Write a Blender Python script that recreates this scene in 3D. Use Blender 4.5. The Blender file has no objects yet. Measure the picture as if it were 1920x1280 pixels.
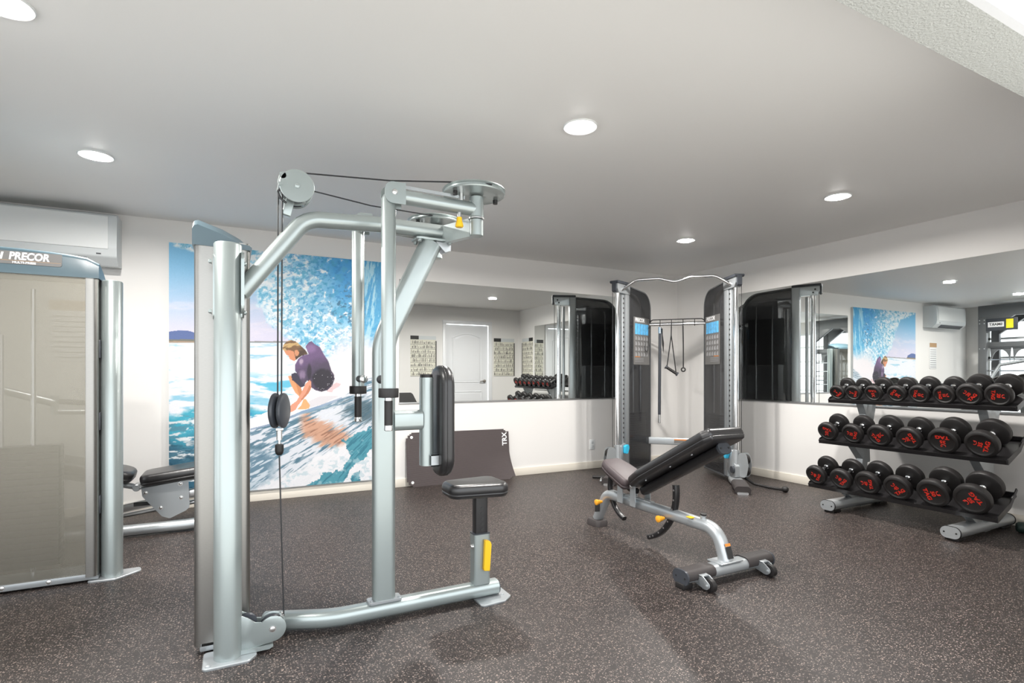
import bpy, bmesh, math, random
import numpy as np
from mathutils import Vector, Matrix
random.seed(7)
S = bpy.context.scene
C = S.collection
PI = math.pi
V = Vector
XB, YA, HC, XC, YD = 5.252, 5.384, 2.44, -2.38, 0.915   # right wall, far wall, ceiling, left wall, near wall

# ------------------------------------------------------------------ materials
def mat(name, col, rough=.5, metal=0., spec=.5, bump=0., bscale=60., coat=0., alpha=1., var=0., vscale=8.):
    m = bpy.data.materials.new(name); m.use_nodes = True
    nt = m.node_tree; b = nt.nodes['Principled BSDF']
    b.inputs['Base Color'].default_value = (*col, 1); b.inputs['Roughness'].default_value = rough
    b.inputs['Metallic'].default_value = metal; b.inputs['Specular IOR Level'].default_value = spec
    b.inputs['Coat Weight'].default_value = coat; b.inputs['Alpha'].default_value = alpha
    tc = nt.nodes.new('ShaderNodeTexCoord')
    if bump:
        n = nt.nodes.new('ShaderNodeTexNoise'); n.inputs['Scale'].default_value = bscale; n.inputs['Detail'].default_value = 3
        nt.links.new(tc.outputs['Object'], n.inputs['Vector'])
        bp = nt.nodes.new('ShaderNodeBump'); bp.inputs['Strength'].default_value = bump; bp.inputs['Distance'].default_value = .004
        nt.links.new(n.outputs['Fac'], bp.inputs['Height']); nt.links.new(bp.outputs['Normal'], b.inputs['Normal'])
    if var:
        n = nt.nodes.new('ShaderNodeTexNoise'); n.inputs['Scale'].default_value = vscale; n.inputs['Detail'].default_value = 4
        nt.links.new(tc.outputs['Object'], n.inputs['Vector'])
        r = nt.nodes.new('ShaderNodeMapRange'); r.inputs['To Min'].default_value = 1 - var; r.inputs['To Max'].default_value = 1 + var
        nt.links.new(n.outputs['Fac'], r.inputs['Value'])
        mx = nt.nodes.new('ShaderNodeMix'); mx.data_type = 'RGBA'; mx.blend_type = 'MULTIPLY'; mx.inputs['Factor'].default_value = 1
        mx.inputs['A'].default_value = (*col, 1); nt.links.new(r.outputs['Result'], mx.inputs['B'])
        nt.links.new(mx.outputs['Result'], b.inputs['Base Color'])
    return m
def emis(name, col, s):
    m = bpy.data.materials.new(name); m.use_nodes = True; nt = m.node_tree; nt.nodes.clear()
    e = nt.nodes.new('ShaderNodeEmission'); o = nt.nodes.new('ShaderNodeOutputMaterial')
    e.inputs['Color'].default_value = (*col, 1); e.inputs['Strength'].default_value = s
    nt.links.new(e.outputs[0], o.inputs['Surface']); return m

M = {}
M['wall'] = mat('wall_paint', (.80, .785, .765), .6, bump=.05, bscale=220, spec=.3)
M['ceil'] = mat('ceiling_paint', (.87, .86, .845), .5, bump=.04, bscale=90, spec=.35)
M['stucco'] = mat('stucco', (.50, .51, .49), .8, bump=1., bscale=150)
M['base'] = mat('baseboard_paint', (.80, .75, .66), .4)
M['white'] = mat('white_plastic', (.80, .82, .82), .35)
M['whitegrey'] = mat('pale_grey_plastic', (.62, .65, .66), .4)
M['door'] = mat('door_paint', (.80, .81, .83), .35)
M['silver'] = mat('silver_paint', (.375, .422, .418), .34, metal=.6, coat=.25)
M['silver2'] = mat('satin_silver_paint', (.44, .465, .48), .36, metal=.55, coat=.25)
M['chrome'] = mat('chrome', (.86, .87, .88), .09, metal=1)
M['satin'] = mat('satin_steel', (.68, .68, .68), .28, metal=1)
M['bolt'] = mat('bolt_steel', (.75, .75, .74), .25, metal=1)
M['cap'] = mat('slate_blue_plastic', (.075, .120, .145), .34, coat=.2)
M['plate_grey'] = mat('grey_label_plate', (.16, .155, .15), .45)
M['vinyl'] = mat('black_vinyl', (.021, .020, .021), .30, bump=.10, bscale=350, spec=.6)
M['vinylp'] = mat('plum_black_vinyl', (.060, .044, .047), .50, bump=.12, bscale=300, spec=.6)
M['rubber'] = mat('black_rubber', (.012, .0105, .0105), .50, bump=.05, bscale=200)
M['rubtop'] = mat('matt_rubber', (.045, .038, .037), .6, bump=.3, bscale=300)
M['dplastic'] = mat('charcoal_plastic', (.045, .05, .06), .38)
M['blackmetal'] = mat('black_powder_coat', (.016, .015, .016), .30)
M['cable'] = mat('black_cable', (.018, .018, .02), .4)
M['yellow'] = mat('yellow_plastic', (.92, .55, .02), .35)
M['amber'] = mat('amber_plastic', (.92, .40, .03), .3)
M['cyan'] = mat('cyan_plastic', (.05, .56, .85), .35)
M['orange'] = mat('orange_label', (.80, .26, .04), .5)
M['red'] = mat('red_print', (.72, .035, .018), .5)
M['print_white'] = mat('white_print', (.85, .85, .86), .5)
M['print_black'] = mat('black_print', (.02, .02, .02), .5)
M['greyrack'] = mat('graphite_paint', (.115, .12, .125), .4)
M['gold'] = mat('copper_line', (.45, .27, .12), .4)
M['mat'] = mat('ribbed_mat_foam', (.075, .060, .060), .75)
M['nickel'] = mat('brushed_nickel', (.55, .50, .44), .3, metal=1)
M['handgreen'] = mat('dark_green_neoprene', (.012, .03, .024), .5)

def m_mirror():
    m = bpy.data.materials.new('mirror_glass'); m.use_nodes = True; nt = m.node_tree
    b = nt.nodes['Principled BSDF']; b.inputs['Base Color'].default_value = (.90, .925, .915, 1)
    b.inputs['Metallic'].default_value = 1; b.inputs['Roughness'].default_value = 0.0
    return m
M['mirror'] = m_mirror()

def m_floor():
    m = bpy.data.materials.new('speckled_rubber_floor'); m.use_nodes = True; nt = m.node_tree; b = nt.nodes['Principled BSDF']
    tc = nt.nodes.new('ShaderNodeTexCoord'); L = nt.links.new
    def fleck(scale, thr, keep, stretch):
        mp = nt.nodes.new('ShaderNodeMapping'); mp.inputs['Scale'].default_value = stretch
        nz = nt.nodes.new('ShaderNodeTexNoise'); nz.inputs['Scale'].default_value = scale * 1.6; nz.inputs['Detail'].default_value = 1
        L(tc.outputs['Object'], mp.inputs['Vector']); L(mp.outputs['Vector'], nz.inputs['Vector'])
        mixv = nt.nodes.new('ShaderNodeMix'); mixv.data_type = 'VECTOR'; mixv.inputs['Factor'].default_value = .006
        L(mp.outputs['Vector'], mixv.inputs['A']); L(nz.outputs['Color'], mixv.inputs['B'])
        vo = nt.nodes.new('ShaderNodeTexVoronoi'); vo.inputs['Scale'].default_value = scale
        L(mixv.outputs['Result'], vo.inputs['Vector'])
        lt = nt.nodes.new('ShaderNodeMath'); lt.operation = 'LESS_THAN'; lt.inputs[1].default_value = thr
        L(vo.outputs['Distance'], lt.inputs[0])
        sp = nt.nodes.new('ShaderNodeSeparateColor'); L(vo.outputs['Color'], sp.inputs[0])
        k = nt.nodes.new('ShaderNodeMath'); k.operation = 'LESS_THAN'; k.inputs[1].default_value = keep; L(sp.outputs[0], k.inputs[0])
        mu = nt.nodes.new('ShaderNodeMath'); mu.operation = 'MULTIPLY'; L(lt.outputs[0], mu.inputs[0]); L(k.outputs[0], mu.inputs[1])
        return mu, sp
    a, sa = fleck(88, .31, .42, (1, 1.5, 1)); c, sc = fleck(150, .30, .45, (1.4, 1, 1))
    mx = nt.nodes.new('ShaderNodeMath'); mx.operation = 'MAXIMUM'; L(a.outputs[0], mx.inputs[0]); L(c.outputs[0], mx.inputs[1])
    n2 = nt.nodes.new('ShaderNodeTexNoise'); n2.inputs['Scale'].default_value = 45; n2.inputs['Detail'].default_value = 5; L(tc.outputs['Object'], n2.inputs['Vector'])
    cr = nt.nodes.new('ShaderNodeValToRGB'); cr.color_ramp.elements[0].color = (.018, .0140, .0130, 1); cr.color_ramp.elements[1].color = (.031, .0245, .0228, 1)
    cr.color_ramp.elements[0].position = .35; cr.color_ramp.elements[1].position = .65
    L(n2.outputs['Fac'], cr.inputs['Fac'])
    fr = nt.nodes.new('ShaderNodeValToRGB'); fr.color_ramp.elements[0].color = (.34, .26, .22, 1); fr.color_ramp.elements[1].color = (.19, .165, .15, 1)
    L(sa.outputs[1], fr.inputs['Fac'])
    mix = nt.nodes.new('ShaderNodeMix'); mix.data_type = 'RGBA'; L(mx.outputs[0], mix.inputs['Factor']); L(cr.outputs['Color'], mix.inputs['A']); L(fr.outputs['Color'], mix.inputs['B'])
    L(mix.outputs['Result'], b.inputs['Base Color'])
    b.inputs['Roughness'].default_value = .46; b.inputs['Specular IOR Level'].default_value = .42
    bp = nt.nodes.new('ShaderNodeBump'); bp.inputs['Strength'].default_value = .25; bp.inputs['Distance'].default_value = .002
    n3 = nt.nodes.new('ShaderNodeTexNoise'); n3.inputs['Scale'].default_value = 260; L(tc.outputs['Object'], n3.inputs['Vector'])
    L(n3.outputs['Fac'], bp.inputs['Height']); L(bp.outputs['Normal'], b.inputs['Normal'])
    return m
M['floor'] = m_floor()
def m_mesh_panel(name, col, alpha, rough, metal=1., vert=True):
    # fine perforated / smoked sheet: a constant share of the light passes straight through it
    m = bpy.data.materials.new(name); m.use_nodes = True; nt = m.node_tree; b = nt.nodes['Principled BSDF']; L = nt.links.new
    tc = nt.nodes.new('ShaderNodeTexCoord'); mp = nt.nodes.new('ShaderNodeMapping'); mp.inputs['Scale'].default_value = (60, 60, 900)
    nz = nt.nodes.new('ShaderNodeTexNoise'); nz.inputs['Scale'].default_value = 1.2; nz.inputs['Detail'].default_value = 3
    L(tc.outputs['Object'], mp.inputs['Vector']); L(mp.outputs['Vector'], nz.inputs['Vector'])
    cr = nt.nodes.new('ShaderNodeValToRGB'); cr.color_ramp.elements[0].color = (col[0]*.8, col[1]*.8, col[2]*.8, 1); cr.color_ramp.elements[1].color = (*col, 1)
    L(nz.outputs['Fac'], cr.inputs['Fac']); L(cr.outputs['Color'], b.inputs['Base Color'])
    b.inputs['Metallic'].default_value = metal; b.inputs['Roughness'].default_value = rough; b.inputs['Alpha'].default_value = alpha
    return m
M['steel'] = m_mesh_panel('brushed_steel', (.34, .332, .315), 1., .34)
M['screen'] = m_mesh_panel('perforated_steel', (.36, .335, .28), .46, .42, .8)
M['smoke'] = m_mesh_panel('smoked_plastic', (.045, .046, .050), .52, .13, 0.)

# ------------------------------------------------------------------ mesh building
class MB:
    def __init__(s): s.b = bmesh.new()
    def _face(s, vs):
        try: return s.b.faces.new(vs)
        except ValueError: return None
    def box(s, c, size, R=None, bev=0, seg=2):
        r = bmesh.ops.create_cube(s.b, size=1)
        vs = r['verts']
        T = Matrix.Translation(V(c)) @ (R.to_4x4() if R else Matrix()) @ Matrix.Diagonal((*size, 1))
        bmesh.ops.transform(s.b, matrix=T, verts=vs)
        if bev:
            es = list({e for v in vs for e in v.link_edges})
            bmesh.ops.bevel(s.b, geom=es, offset=bev, segments=seg, affect='EDGES', profile=.5)
        return s
    def bx(s, x0, x1, y0, y1, z0, z1, bev=0): return s.box(((x0+x1)/2, (y0+y1)/2, (z0+z1)/2), (abs(x1-x0), abs(y1-y0), abs(z1-z0)), None, bev)
    def rings(s, rings, cap0=True, cap1=True, closed=False):
        R = [[s.b.verts.new(p) for p in r] for r in rings]; n = len(R[0])
        for i in range(len(R) - (0 if closed else 1)):
            a, c = R[i], R[(i+1) % len(R)]
            for k in range(n): s._face((a[k], a[(k+1) % n], c[(k+1) % n], c[k]))
        if not closed:
            if cap0: s._face(R[0][::-1])
            if cap1: s._face(R[-1])
        return s
    def tube(s, pts, r=.02, n=16, sec=None, up=None, cap=True, closed=False):
        pts = [V(p) for p in pts]; N = len(pts)
        rs = r if isinstance(r, (list, tuple)) else [r]*N
        tg = []
        for i in range(N):
            a = pts[(i-1) % N] if (i or closed) else pts[i]; c = pts[(i+1) % N] if (i < N-1 or closed) else pts[i]
            tg.append((c-a).normalized())
        u = V(up) if up else (V((0, 0, 1)) if abs(tg[0].z) < .9 else V((1, 0, 0)))
        rings = []
        for i in range(N):
            t = tg[i]
            if not up: u = (u - t*u.dot(t)); u = u.normalized() if u.length > 1e-6 else t.orthogonal().normalized(); uu = u
            else: uu = (V(up) - t*V(up).dot(t)).normalized()
            w = t.cross(uu)
            sc = 1.0
            if 0 < i < N-1 and not closed:
                cs = (pts[i]-pts[i-1]).normalized().dot((pts[i+1]-pts[i]).normalized()); sc = 1/math.sqrt(max(.3, (1+cs)/2))
            if sec: ring = [pts[i] + w*x*(sc if abs(x) else 1) + uu*y for x, y in sec]
            else: ring = [pts[i] + (w*math.cos(2*PI*k/n) + uu*math.sin(2*PI*k/n))*rs[i] for k in range(n)]
            rings.append(ring)
        return s.rings(rings, cap, cap, closed)
    def cyl(s, a, b, r, r2=None, n=24, bev=0):
        a, b = V(a), V(b); r2 = r if r2 is None else r2
        if bev:
            d = (b-a).normalized()
            return s.tube([a, a+d*bev, b-d*bev, b], [r-bev, r, r2, r2-bev], n)
        return s.tube([a, b], [r, r2], n)
    def lathe(s, prof, O, ax, n=40, up=None):
        # prof: (radius, distance along ax)
        O, ax = V(O), V(ax).normalized(); u = ax.orthogonal().normalized() if up is None else V(up); w = ax.cross(u)
        rings = []
        for r, h in prof:
            r = max(r, 1e-5); rings.append([O + ax*h + (u*math.cos(2*PI*k/n) + w*math.sin(2*PI*k/n))*r for k in range(n)])
        return s.rings(rings)
    def prism(s, poly, O, ux, uy, n, t, bev=0):
        O, ux, uy, n = V(O), V(ux), V(uy), V(n)
        nv = len(s.b.verts)
        base = [O + ux*x + uy*y for x, y in poly]
        s.b.verts.ensure_lookup_table()
        before = set(s.b.verts)
        s.rings([base, [p + n*t for p in base]])
        if bev:
            vs = [v for v in s.b.verts if v not in before]
            es = list({e for v in vs for e in v.link_edges})
            bmesh.ops.bevel(s.b, geom=es, offset=bev, segments=2, affect='EDGES', profile=.5)
        return s
    def loft(s, outline, layers, O=(0, 0, 0), ux=(1, 0, 0), uy=(0, 1, 0), n=(0, 0, 1)):
        # layers: (inset, height); outline CCW, convex-ish
        O, ux, uy, n = V(O), V(ux), V(uy), V(n); N = len(outline); nor = []
        for i in range(N):
            a, c = outline[i-1], outline[(i+1) % N]; dx, dy = c[0]-a[0], c[1]-a[1]; l = math.hypot(dx, dy) or 1; nor.append((dy/l, -dx/l))
        rings = [[O + ux*(p[0]-q[0]*ins) + uy*(p[1]-q[1]*ins) + n*h for p, q in zip(outline, nor)] for ins, h in layers]
        return s.rings(rings)
    def done(s, name, m, parent=None, sharp=38, kind=None, label=None):
        bmesh.ops.recalc_face_normals(s.b, faces=s.b.faces)
        if parent is not None: bmesh.ops.transform(s.b, matrix=wm(parent).inverted(), verts=s.b.verts)
        a = math.radians(sharp)
        for f in s.b.faces: f.smooth = True
        for e in s.b.edges:
            if len(e.link_faces) == 2 and e.calc_face_angle(0) > a: e.smooth = False
        me = bpy.data.meshes.new(name); s.b.to_mesh(me); s.b.free()
        me.materials.append(M[m] if isinstance(m, str) else m)
        o = bpy.data.objects.new(name, me); C.objects.link(o)
        if parent is not None: o.parent = parent
        if kind: o['kind'] = kind
        if label: o['label'] = label
        return o
def wm(o):
    m = o.matrix_basis.copy()
    while o.parent: o = o.parent; m = o.matrix_basis @ m
    return m
def thing(name, label, cat, loc=(0, 0, 0), rot=(0, 0, 0), group=None):
    o = bpy.data.objects.new(name, None); C.objects.link(o); o.location = loc; o.rotation_euler = rot; o.empty_display_size = .1
    o['label'] = label; o['category'] = cat
    if group: o['group'] = group
    return o
def tag(o, label, cat, group=None, kind=None):
    o['label'] = label; o['category'] = cat
    if group: o['group'] = group
    if kind: o['kind'] = kind
    return o
def rrect(w, h, r, n=5, cx=0, cy=0):
    out = []
    for sx, sy, a0 in ((1, 1, 0), (-1, 1, 90), (-1, -1, 180), (1, -1, 270)):
        for k in range(n+1):
            a = math.radians(a0 + 90*k/n); out.append((cx + sx*(w/2-r) + r*math.cos(a), cy + sy*(h/2-r) + r*math.sin(a)))
    return out
def rpoly(pts, r, n=5):
    # round the corners of a polygon (2-D); r scalar or per-corner list
    out = []; N = len(pts)
    for i in range(N):
        a, p, c = V((*pts[i-1], 0)), V((*pts[i], 0)), V((*pts[(i+1) % N], 0)); ri = r[i] if isinstance(r, (list, tuple)) else r
        d1, d2 = (a-p), (c-p); l = min(d1.length, d2.length)*.49; d1.normalize(); d2.normalize()
        ang = d1.angle(d2); t = min(ri/math.tan(ang/2), l) if ri else 0
        if t < 1e-6: out.append((p.x, p.y)); continue
        for q in arc3(p+d1*t, p, p+d2*t, n): out.append((q.x, q.y))
    return out
def arc3(a, p, c, n):
    # circular-looking fillet from a to c around control p
    a, p, c = V(a), V(p), V(c); d1 = (a-p); d2 = (c-p); ang = d1.angle(d2); rr = d1.length*math.tan(ang/2)
    bis = (d1.normalized()+d2.normalized())
    if bis.length < 1e-6: return [a, c]
    cen = p + bis.normalized()*(rr/math.sin(ang/2)); u, w = (a-cen), (c-cen); th = u.angle(w)
    if th < 1e-5: return [a, c]
    return [cen + (u*math.sin((1-k/n)*th) + w*math.sin(k/n*th))/math.sin(th) for k in range(n+1)]
def path(pts, r=.1, n=6):
    pts = [V(p) for p in pts]; out = [pts[0]]
    for i in range(1, len(pts)-1):
        a, p, c = pts[i-1], pts[i], pts[i+1]; ri = r[i] if isinstance(r, (list, tuple)) else r
        d1, d2 = (a-p), (c-p); ang = d1.angle(d2)
        t = min(ri/math.tan(ang/2), d1.length*.48, d2.length*.48)
        if ang > 3.10 or t < 1e-5: out.append(p); continue
        out += arc3(p+d1.normalized()*t, p, p+d2.normalized()*t, n)
    out.append(pts[-1]); return out
def box(name, m, x0, x1, y0, y1, z0, z1, parent=None, bev=0, **k): return MB().bx(x0, x1, y0, y1, z0, z1, bev).done(name, m, parent, **k)
def text_bm(mb, s, size, O, ux, uy, ext=.0008, bold=.0, shear=0., align='CENTER', sx=1.):
    cu = bpy.data.curves.new('t', 'FONT'); cu.body = s; cu.size = size; cu.extrude = ext/2; cu.offset = bold; cu.shear = shear
    cu.align_x = align; cu.align_y = 'CENTER'; cu.resolution_u = 3
    o = bpy.data.objects.new('t', cu); C.objects.link(o)
    me = bpy.data.meshes.new_from_object(o.evaluated_get(bpy.context.evaluated_depsgraph_get()))
    ux, uy = V(ux).normalized(), V(uy).normalized(); n = ux.cross(uy)
    T = Matrix(((ux.x*sx, uy.x, n.x, O[0]), (ux.y*sx, uy.y, n.y, O[1]), (ux.z*sx, uy.z, n.z, O[2]), (0, 0, 0, 1)))
    me.transform(T); mb.b.from_mesh(me)
    bpy.data.objects.remove(o); bpy.data.curves.remove(cu); bpy.data.meshes.remove(me)
    return mb
def cushion(mb, outline, t, O, ux, uy, n, r=None, crown=.0):
    r = r or t*.42
    L = [(r*1.0, 0), (r*.35, t*.06), (0, t*.28), (0, t*.30), (.003, t*.36), (0, t*.42), (0, t*.62)]
    for k in range(1, 6):
        a = PI/2*k/5; L.append((r*(1-math.cos(a)), t*.62 + t*.38*math.sin(a)))
    if crown: L += [(r*2.2, t+crown*.6), (r*4, t+crown)]
    return mb.loft(outline, L, O, ux, uy, n)
X_, Y_, Z_ = V((1, 0, 0)), V((0, 1, 0)), V((0, 0, 1))
LAMP, SKY, SUN, EXPO = 31, 2.2, 2.6, 0.5
# ------------------------------------------------------------------ room shell
ST = dict(kind='structure')
JX = 2.68                      # jamb of the wide opening the photographer stands in
box('floor', 'floor', XC-.1, XB+.1, YD-.19, YA+.1, -.12, 0, **ST)
box('ceiling', 'ceil', XC-.1, XB+.1, YD, YA+.1, HC, HC+.12, **ST)
box('wall_far', 'wall', XC-.1, XB+.1, YA, YA+.1, 0, HC, **ST)
box('wall_right', 'wall', XB, XB+.1, YD-.19, YA, 0, HC, **ST)
w = MB().bx(JX, JX+.95, YD-.19, YD, 0, HC).bx(4.58, XB, YD-.19, YD, 0, HC).bx(JX+.95, 4.58, YD-.19, YD, 2.14, HC); w.done('wall_near', 'wall', **ST)
box('trim_1', 'stucco', XC-.1, JX, YD-.165, YD, 2.17, 2.9, **ST)
box('trim_3', 'door', XC-.1, JX+2, YD-.19, YD-.165, 2.17, 3.2, **ST)             # stuccoed header over the opening; added white fascia stands in for its sunlit face
w = MB().bx(XC-.1, XC, YD, 1.6, 0, HC).bx(XC-.1, XC, 5.05, YA, 0, HC).bx(XC-.1, XC, 1.6, 5.05, 0, .35).bx(XC-.1, XC, 1.6, 5.05, 2.15, HC); w.done('wall_left', 'wall', **ST)
wn = MB()
for y in (1.6, 2.46, 3.32, 4.18, 5.01): wn.bx(XC-.07, XC-.02, y, y+.04, .35, 2.15)
for z in (.35, .71, 1.07, 1.43, 1.79, 2.11): wn.bx(XC-.07, XC-.02, 1.6, 5.05, z, z+.04)
wn.done('window_1', 'white', **ST)
box('baseboard_far', 'base', XC, XB, YA-.014, YA, 0, .085, bev=.003, **ST)
box('baseboard_right', 'base', XB-.014, XB, YD, YA-.014, 0, .085, bev=.003, **ST)
box('baseboard_near', 'base', JX, JX+.88, YD, YD+.014, 0, .085, bev=.003, **ST)
# paved ground outside the opening
M['paving'] = mat('pale_paving', (.62, .60, .56), .7, bump=.3, bscale=40)
box('floor_outside', 'paving', -9, 9, -9, YD-.19, -.14, -.02, **ST)

# panelled door on the near wall (seen in the far mirror)
dx0, dx1, dz = JX+.98, 4.55, 2.10
yd = YD-.035
d = MB().bx(dx0, dx1, yd-.035, yd, .01, dz)
W = dx1-dx0
def panel(x0, x1, z0, z1, arch=0):
    o = []
    if arch:
        n = 14
        o = [(x0, z0), (x1, z0), (x1, z1-arch)] + [(x0+(x1-x0)*(1-k/n), z1-arch + arch*math.sin(PI*k/n)) for k in range(1, n)] + [(x0, z1-arch)]
    else: o = [(x0, z0), (x1, z0), (x1, z1), (x0, z1)]
    o = [(-x, z) for x, z in o][::-1]
    d.loft(o, [(0, 0), (.004, .010), (.014, .010), (.022, .003), (.040, .003), (.060, .010), (.062, .010)], (0, yd, 0), -X_, Z_, Y_)
panel(dx0+.13, dx1-.13, .98, 1.94, .09); panel(dx0+.13, dx1-.13, .20, .80)
door = d.done('door_1', 'door', **ST)
MB().bx(dx0-.075, dx0-.005, YD, YD+.018, 0, dz+.0095, .003).bx(dx1+.005, dx1+.075, YD, YD+.018, 0, dz+.0095, .003).bx(dx0-.075, dx1+.075, YD, YD+.018, dz+.01, dz+.08, .003).done('trim_2', 'door', **ST)
h = MB().lathe([(.0, 0), (.032, 0), (.030, .008), (.012, .012), (.011, .045), (.0, .046)], (dx1-.07, yd, 1.0), Y_, 20)
h.tube([(dx1-.07, yd+.042, 1.0), (dx1-.12, yd+.045, 1.002), (dx1-.185, yd+.042, .995)], [.011, .010, .008], 12); h.done('door_handle', 'nickel', door)
hg = MB()
for z in (.3, 1.1, 1.85): hg.bx(dx0-.006, dx0+.004, yd-.005, yd+.006, z-.045, z+.045)
hg.done('hinge', 'nickel', door)

# ------------------------------------------------------------------ downlights
LP = [(1.622, 2.359, 'nearest row, middle of the ceiling, the biggest glow'), (3.909, 3.893, 'in the far right of the ceiling near the corner'), (3.933, 2.424, 'on the right of the ceiling above the dumbbell rack'),
      (-.719, 3.99, 'on the left of the ceiling in front of the air conditioner'), (1.612, 3.908, 'directly behind the top of the cable arm machine'), (-.713, 2.50, 'at the top left corner of the photo, nearly cut off')]
M['lens'] = emis('lamp_glow', (1, .97, .93), 32)
for i, (x, y, tx) in enumerate(LP):
    t = thing('recessed_downlight', 'recessed ceiling light ' + tx, 'ceiling light', (x, y, HC), group='recessed lights in the ceiling')
    MB().lathe([(.062, -.0005), (.088, -.0005), (.090, .004), (.086, .008), (.066, .004), (.062, .003)], (x, y, HC), -Z_, 48).done('trim_ring', 'white', t)
    MB().lathe([(0, .001), (.063, .001), (.063, .006), (.055, .014), (.035, .019), (0, .021)], (x, y, HC), -Z_, 40).done('lens', 'lens', t)
    l = bpy.data.lights.new('lamp', 'AREA'); l.shape = 'DISK'; l.size = .13; l.energy = LAMP; l.color = (1, .965, .92); l.spread = math.radians(170)
    lo = bpy.data.objects.new('lamp', l); C.objects.link(lo); lo.parent = t; lo.location = (0, 0, -.024)

# ------------------------------------------------------------------ mirrors
def mirror(name, label, a, b_, z0, z1, O, u, n):
    t = thing(name, label, 'mirror', (V(O)+V(u)*(a+b_)/2+Z_*z0))
    MB().prism([(a, z0+.012), (b_, z0+.012), (b_, z1), (a, z1)], O, u, Z_, n, .006).done('mirror_glass', 'mirror', t)
    MB().prism([(a-.003, z0), (b_+.003, z0), (b_+.003, z0+.011), (a-.003, z0+.011)], O, u, Z_, n, .014).done('mirror_channel', 'satin', t)
    return t
mirror('wall_mirror', 'long wall mirror on the far wall between surf picture and cable tower', 1.497, 4.36, .842, 2.10, (0, YA, 0), X_, -Y_)
mirror('wall_mirror', 'long wall mirror on the right wall behind the dumbbell rack', -4.52, -1.56, .842, 2.075, (XB, 0, 0), -Y_, -X_)

# ------------------------------------------------------------------ wall outlet
t = thing('wall_outlet', 'white electrical outlet low on the far wall left of the cable tower', 'outlet', (3.872, YA, .29))
MB().box((3.872, YA-.004, .29), (.075, .008, .12), None, .003).done('cover_plate', 'white', t)
o = MB()
for z in (.268, .312): o.box((3.872, YA-.009, z), (.034, .004, .030), None, .0015)
o.done('socket', 'whitegrey', t)

# ------------------------------------------------------------------ wall posters (in mirror only)
def poster(label, O, u, n, wd, z0, z1):
    O, u, n = V(O), V(u), V(n)
    t = thing('exercise_chart', label, 'poster', O + Z_*z0)
    MB().prism([(-wd/2, z0), (wd/2, z0), (wd/2, z1), (-wd/2, z1)], O, u, Z_, n, .004).done('sheet', mat('chart_paper', (.74, .72, .62), .5), t)
    hd = MB().prism([(-wd/2, z1-.07), (wd/2, z1-.07), (wd/2, z1), (-wd/2, z1)], O+n*.004, u, Z_, n, .001); hd.done('header_band', 'whitegrey', t)
    MB().prism([(wd/2-.16, z1-.07), (wd/2, z1-.07), (wd/2, z1), (wd/2-.16, z1)], O+n*.0052, u, Z_, n, .001).done('logo_box', 'print_black', t)
    rows = 8; hh = (z1-.08-z0)/rows; r = MB(); f = r
    for k in range(rows):
        z = z1-.08-hh*(k+1)
        r.prism([(-wd/2, z), (wd/2, z), (wd/2, z+.006), (-wd/2, z+.006)], O+n*.004, u, Z_, n, .0008)
        x = -wd/2+.03
        while x < wd/2-.02:
            a = random.uniform(.3, .8)*hh; w_ = random.uniform(.006, .02)
            f.prism([(x, z+.018), (x+w_, z+.018), (x+w_*.7, z+.018+a), (x, z+.014+a)], O+n*.004, u, Z_, n, .0006); x += random.uniform(.02, .035)
    r.prism([(-wd/2-.012, z0+.0), (-wd/2+.012, z0+.0), (-wd/2+.012, z1-.09), (-wd/2-.012, z1-.09)], O+n*.004, u, Z_, n, .004)
    r.done('chart_print', mat('chart_ink', (.12, .115, .11), .6), t)
poster('exercise chart on the near wall left of the door in the mirror', (3.20, YD, 0), -X_, Y_, .50, 1.10, 1.86)
poster('exercise chart on the near wall right of the door in the mirror', (4.90, YD, 0), -X_, Y_, .46, 1.10, 1.86)
poster('exercise chart on the right wall beside the near corner', (XB, 1.27, 0), Y_, -X_, .44, 1.10, 1.86)
t = thing('notice_sheet', 'small framed notice on the far wall left of the surf picture', 'sign', (-1.14, YA, 1.25))
MB().bx(-1.26, -1.02, YA-.008, YA, 1.24, 1.72, .002).done('sheet', 'print_white', t)
MB().bx(-1.26, -1.02, YA-.010, YA-.008, 1.64, 1.72).done('header_band', 'gold', t)
r = MB()
for k in range(9): r.bx(-1.24, -1.04, YA-.010, YA-.008, 1.27+k*.04, 1.276+k*.04)
r.done('notice_text', 'print_black', t)

# ------------------------------------------------------------------ air conditioner
ax0, ax1, ay = -1.84, -.80, YA
t = thing('air_conditioner', 'white split air conditioner high on the far wall at the left', 'air conditioner', ((ax0+ax1)/2, YA, 1.99))
prof = rpoly([(0, 2.0), (.14, 1.985), (.215, 2.05), (.225, 2.12), (.212, 2.37), (.19, 2.385), (0, 2.385)], [.005, .03, .03, .02, .02, .01, .005])
MB().prism(prof, (ax0, YA, 0), -Y_, Z_, X_, ax1-ax0, bev=.004).done('housing', 'whitegrey', t)
MB().prism(rpoly([(.218, 2.105), (.230, 2.11), (.222, 2.362), (.20, 2.372)], .004), (ax0+.03, YA, 0), -Y_, Z_, X_, ax1-ax0-.085, bev=.002).done('front_panel', 'white', t)
MB().box(((ax0+ax1)/2-.06, YA-.176, 2.012), (.78, .075, .008), Matrix.Rotation(math.radians(-40), 3, 'X'), .002).done('louvre', 'dplastic', t)
MB().bx(ax1-.13, ax1-.10, YA-.2205, YA-.216, 2.065, 2.075).done('indicator', 'dplastic', t)

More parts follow.
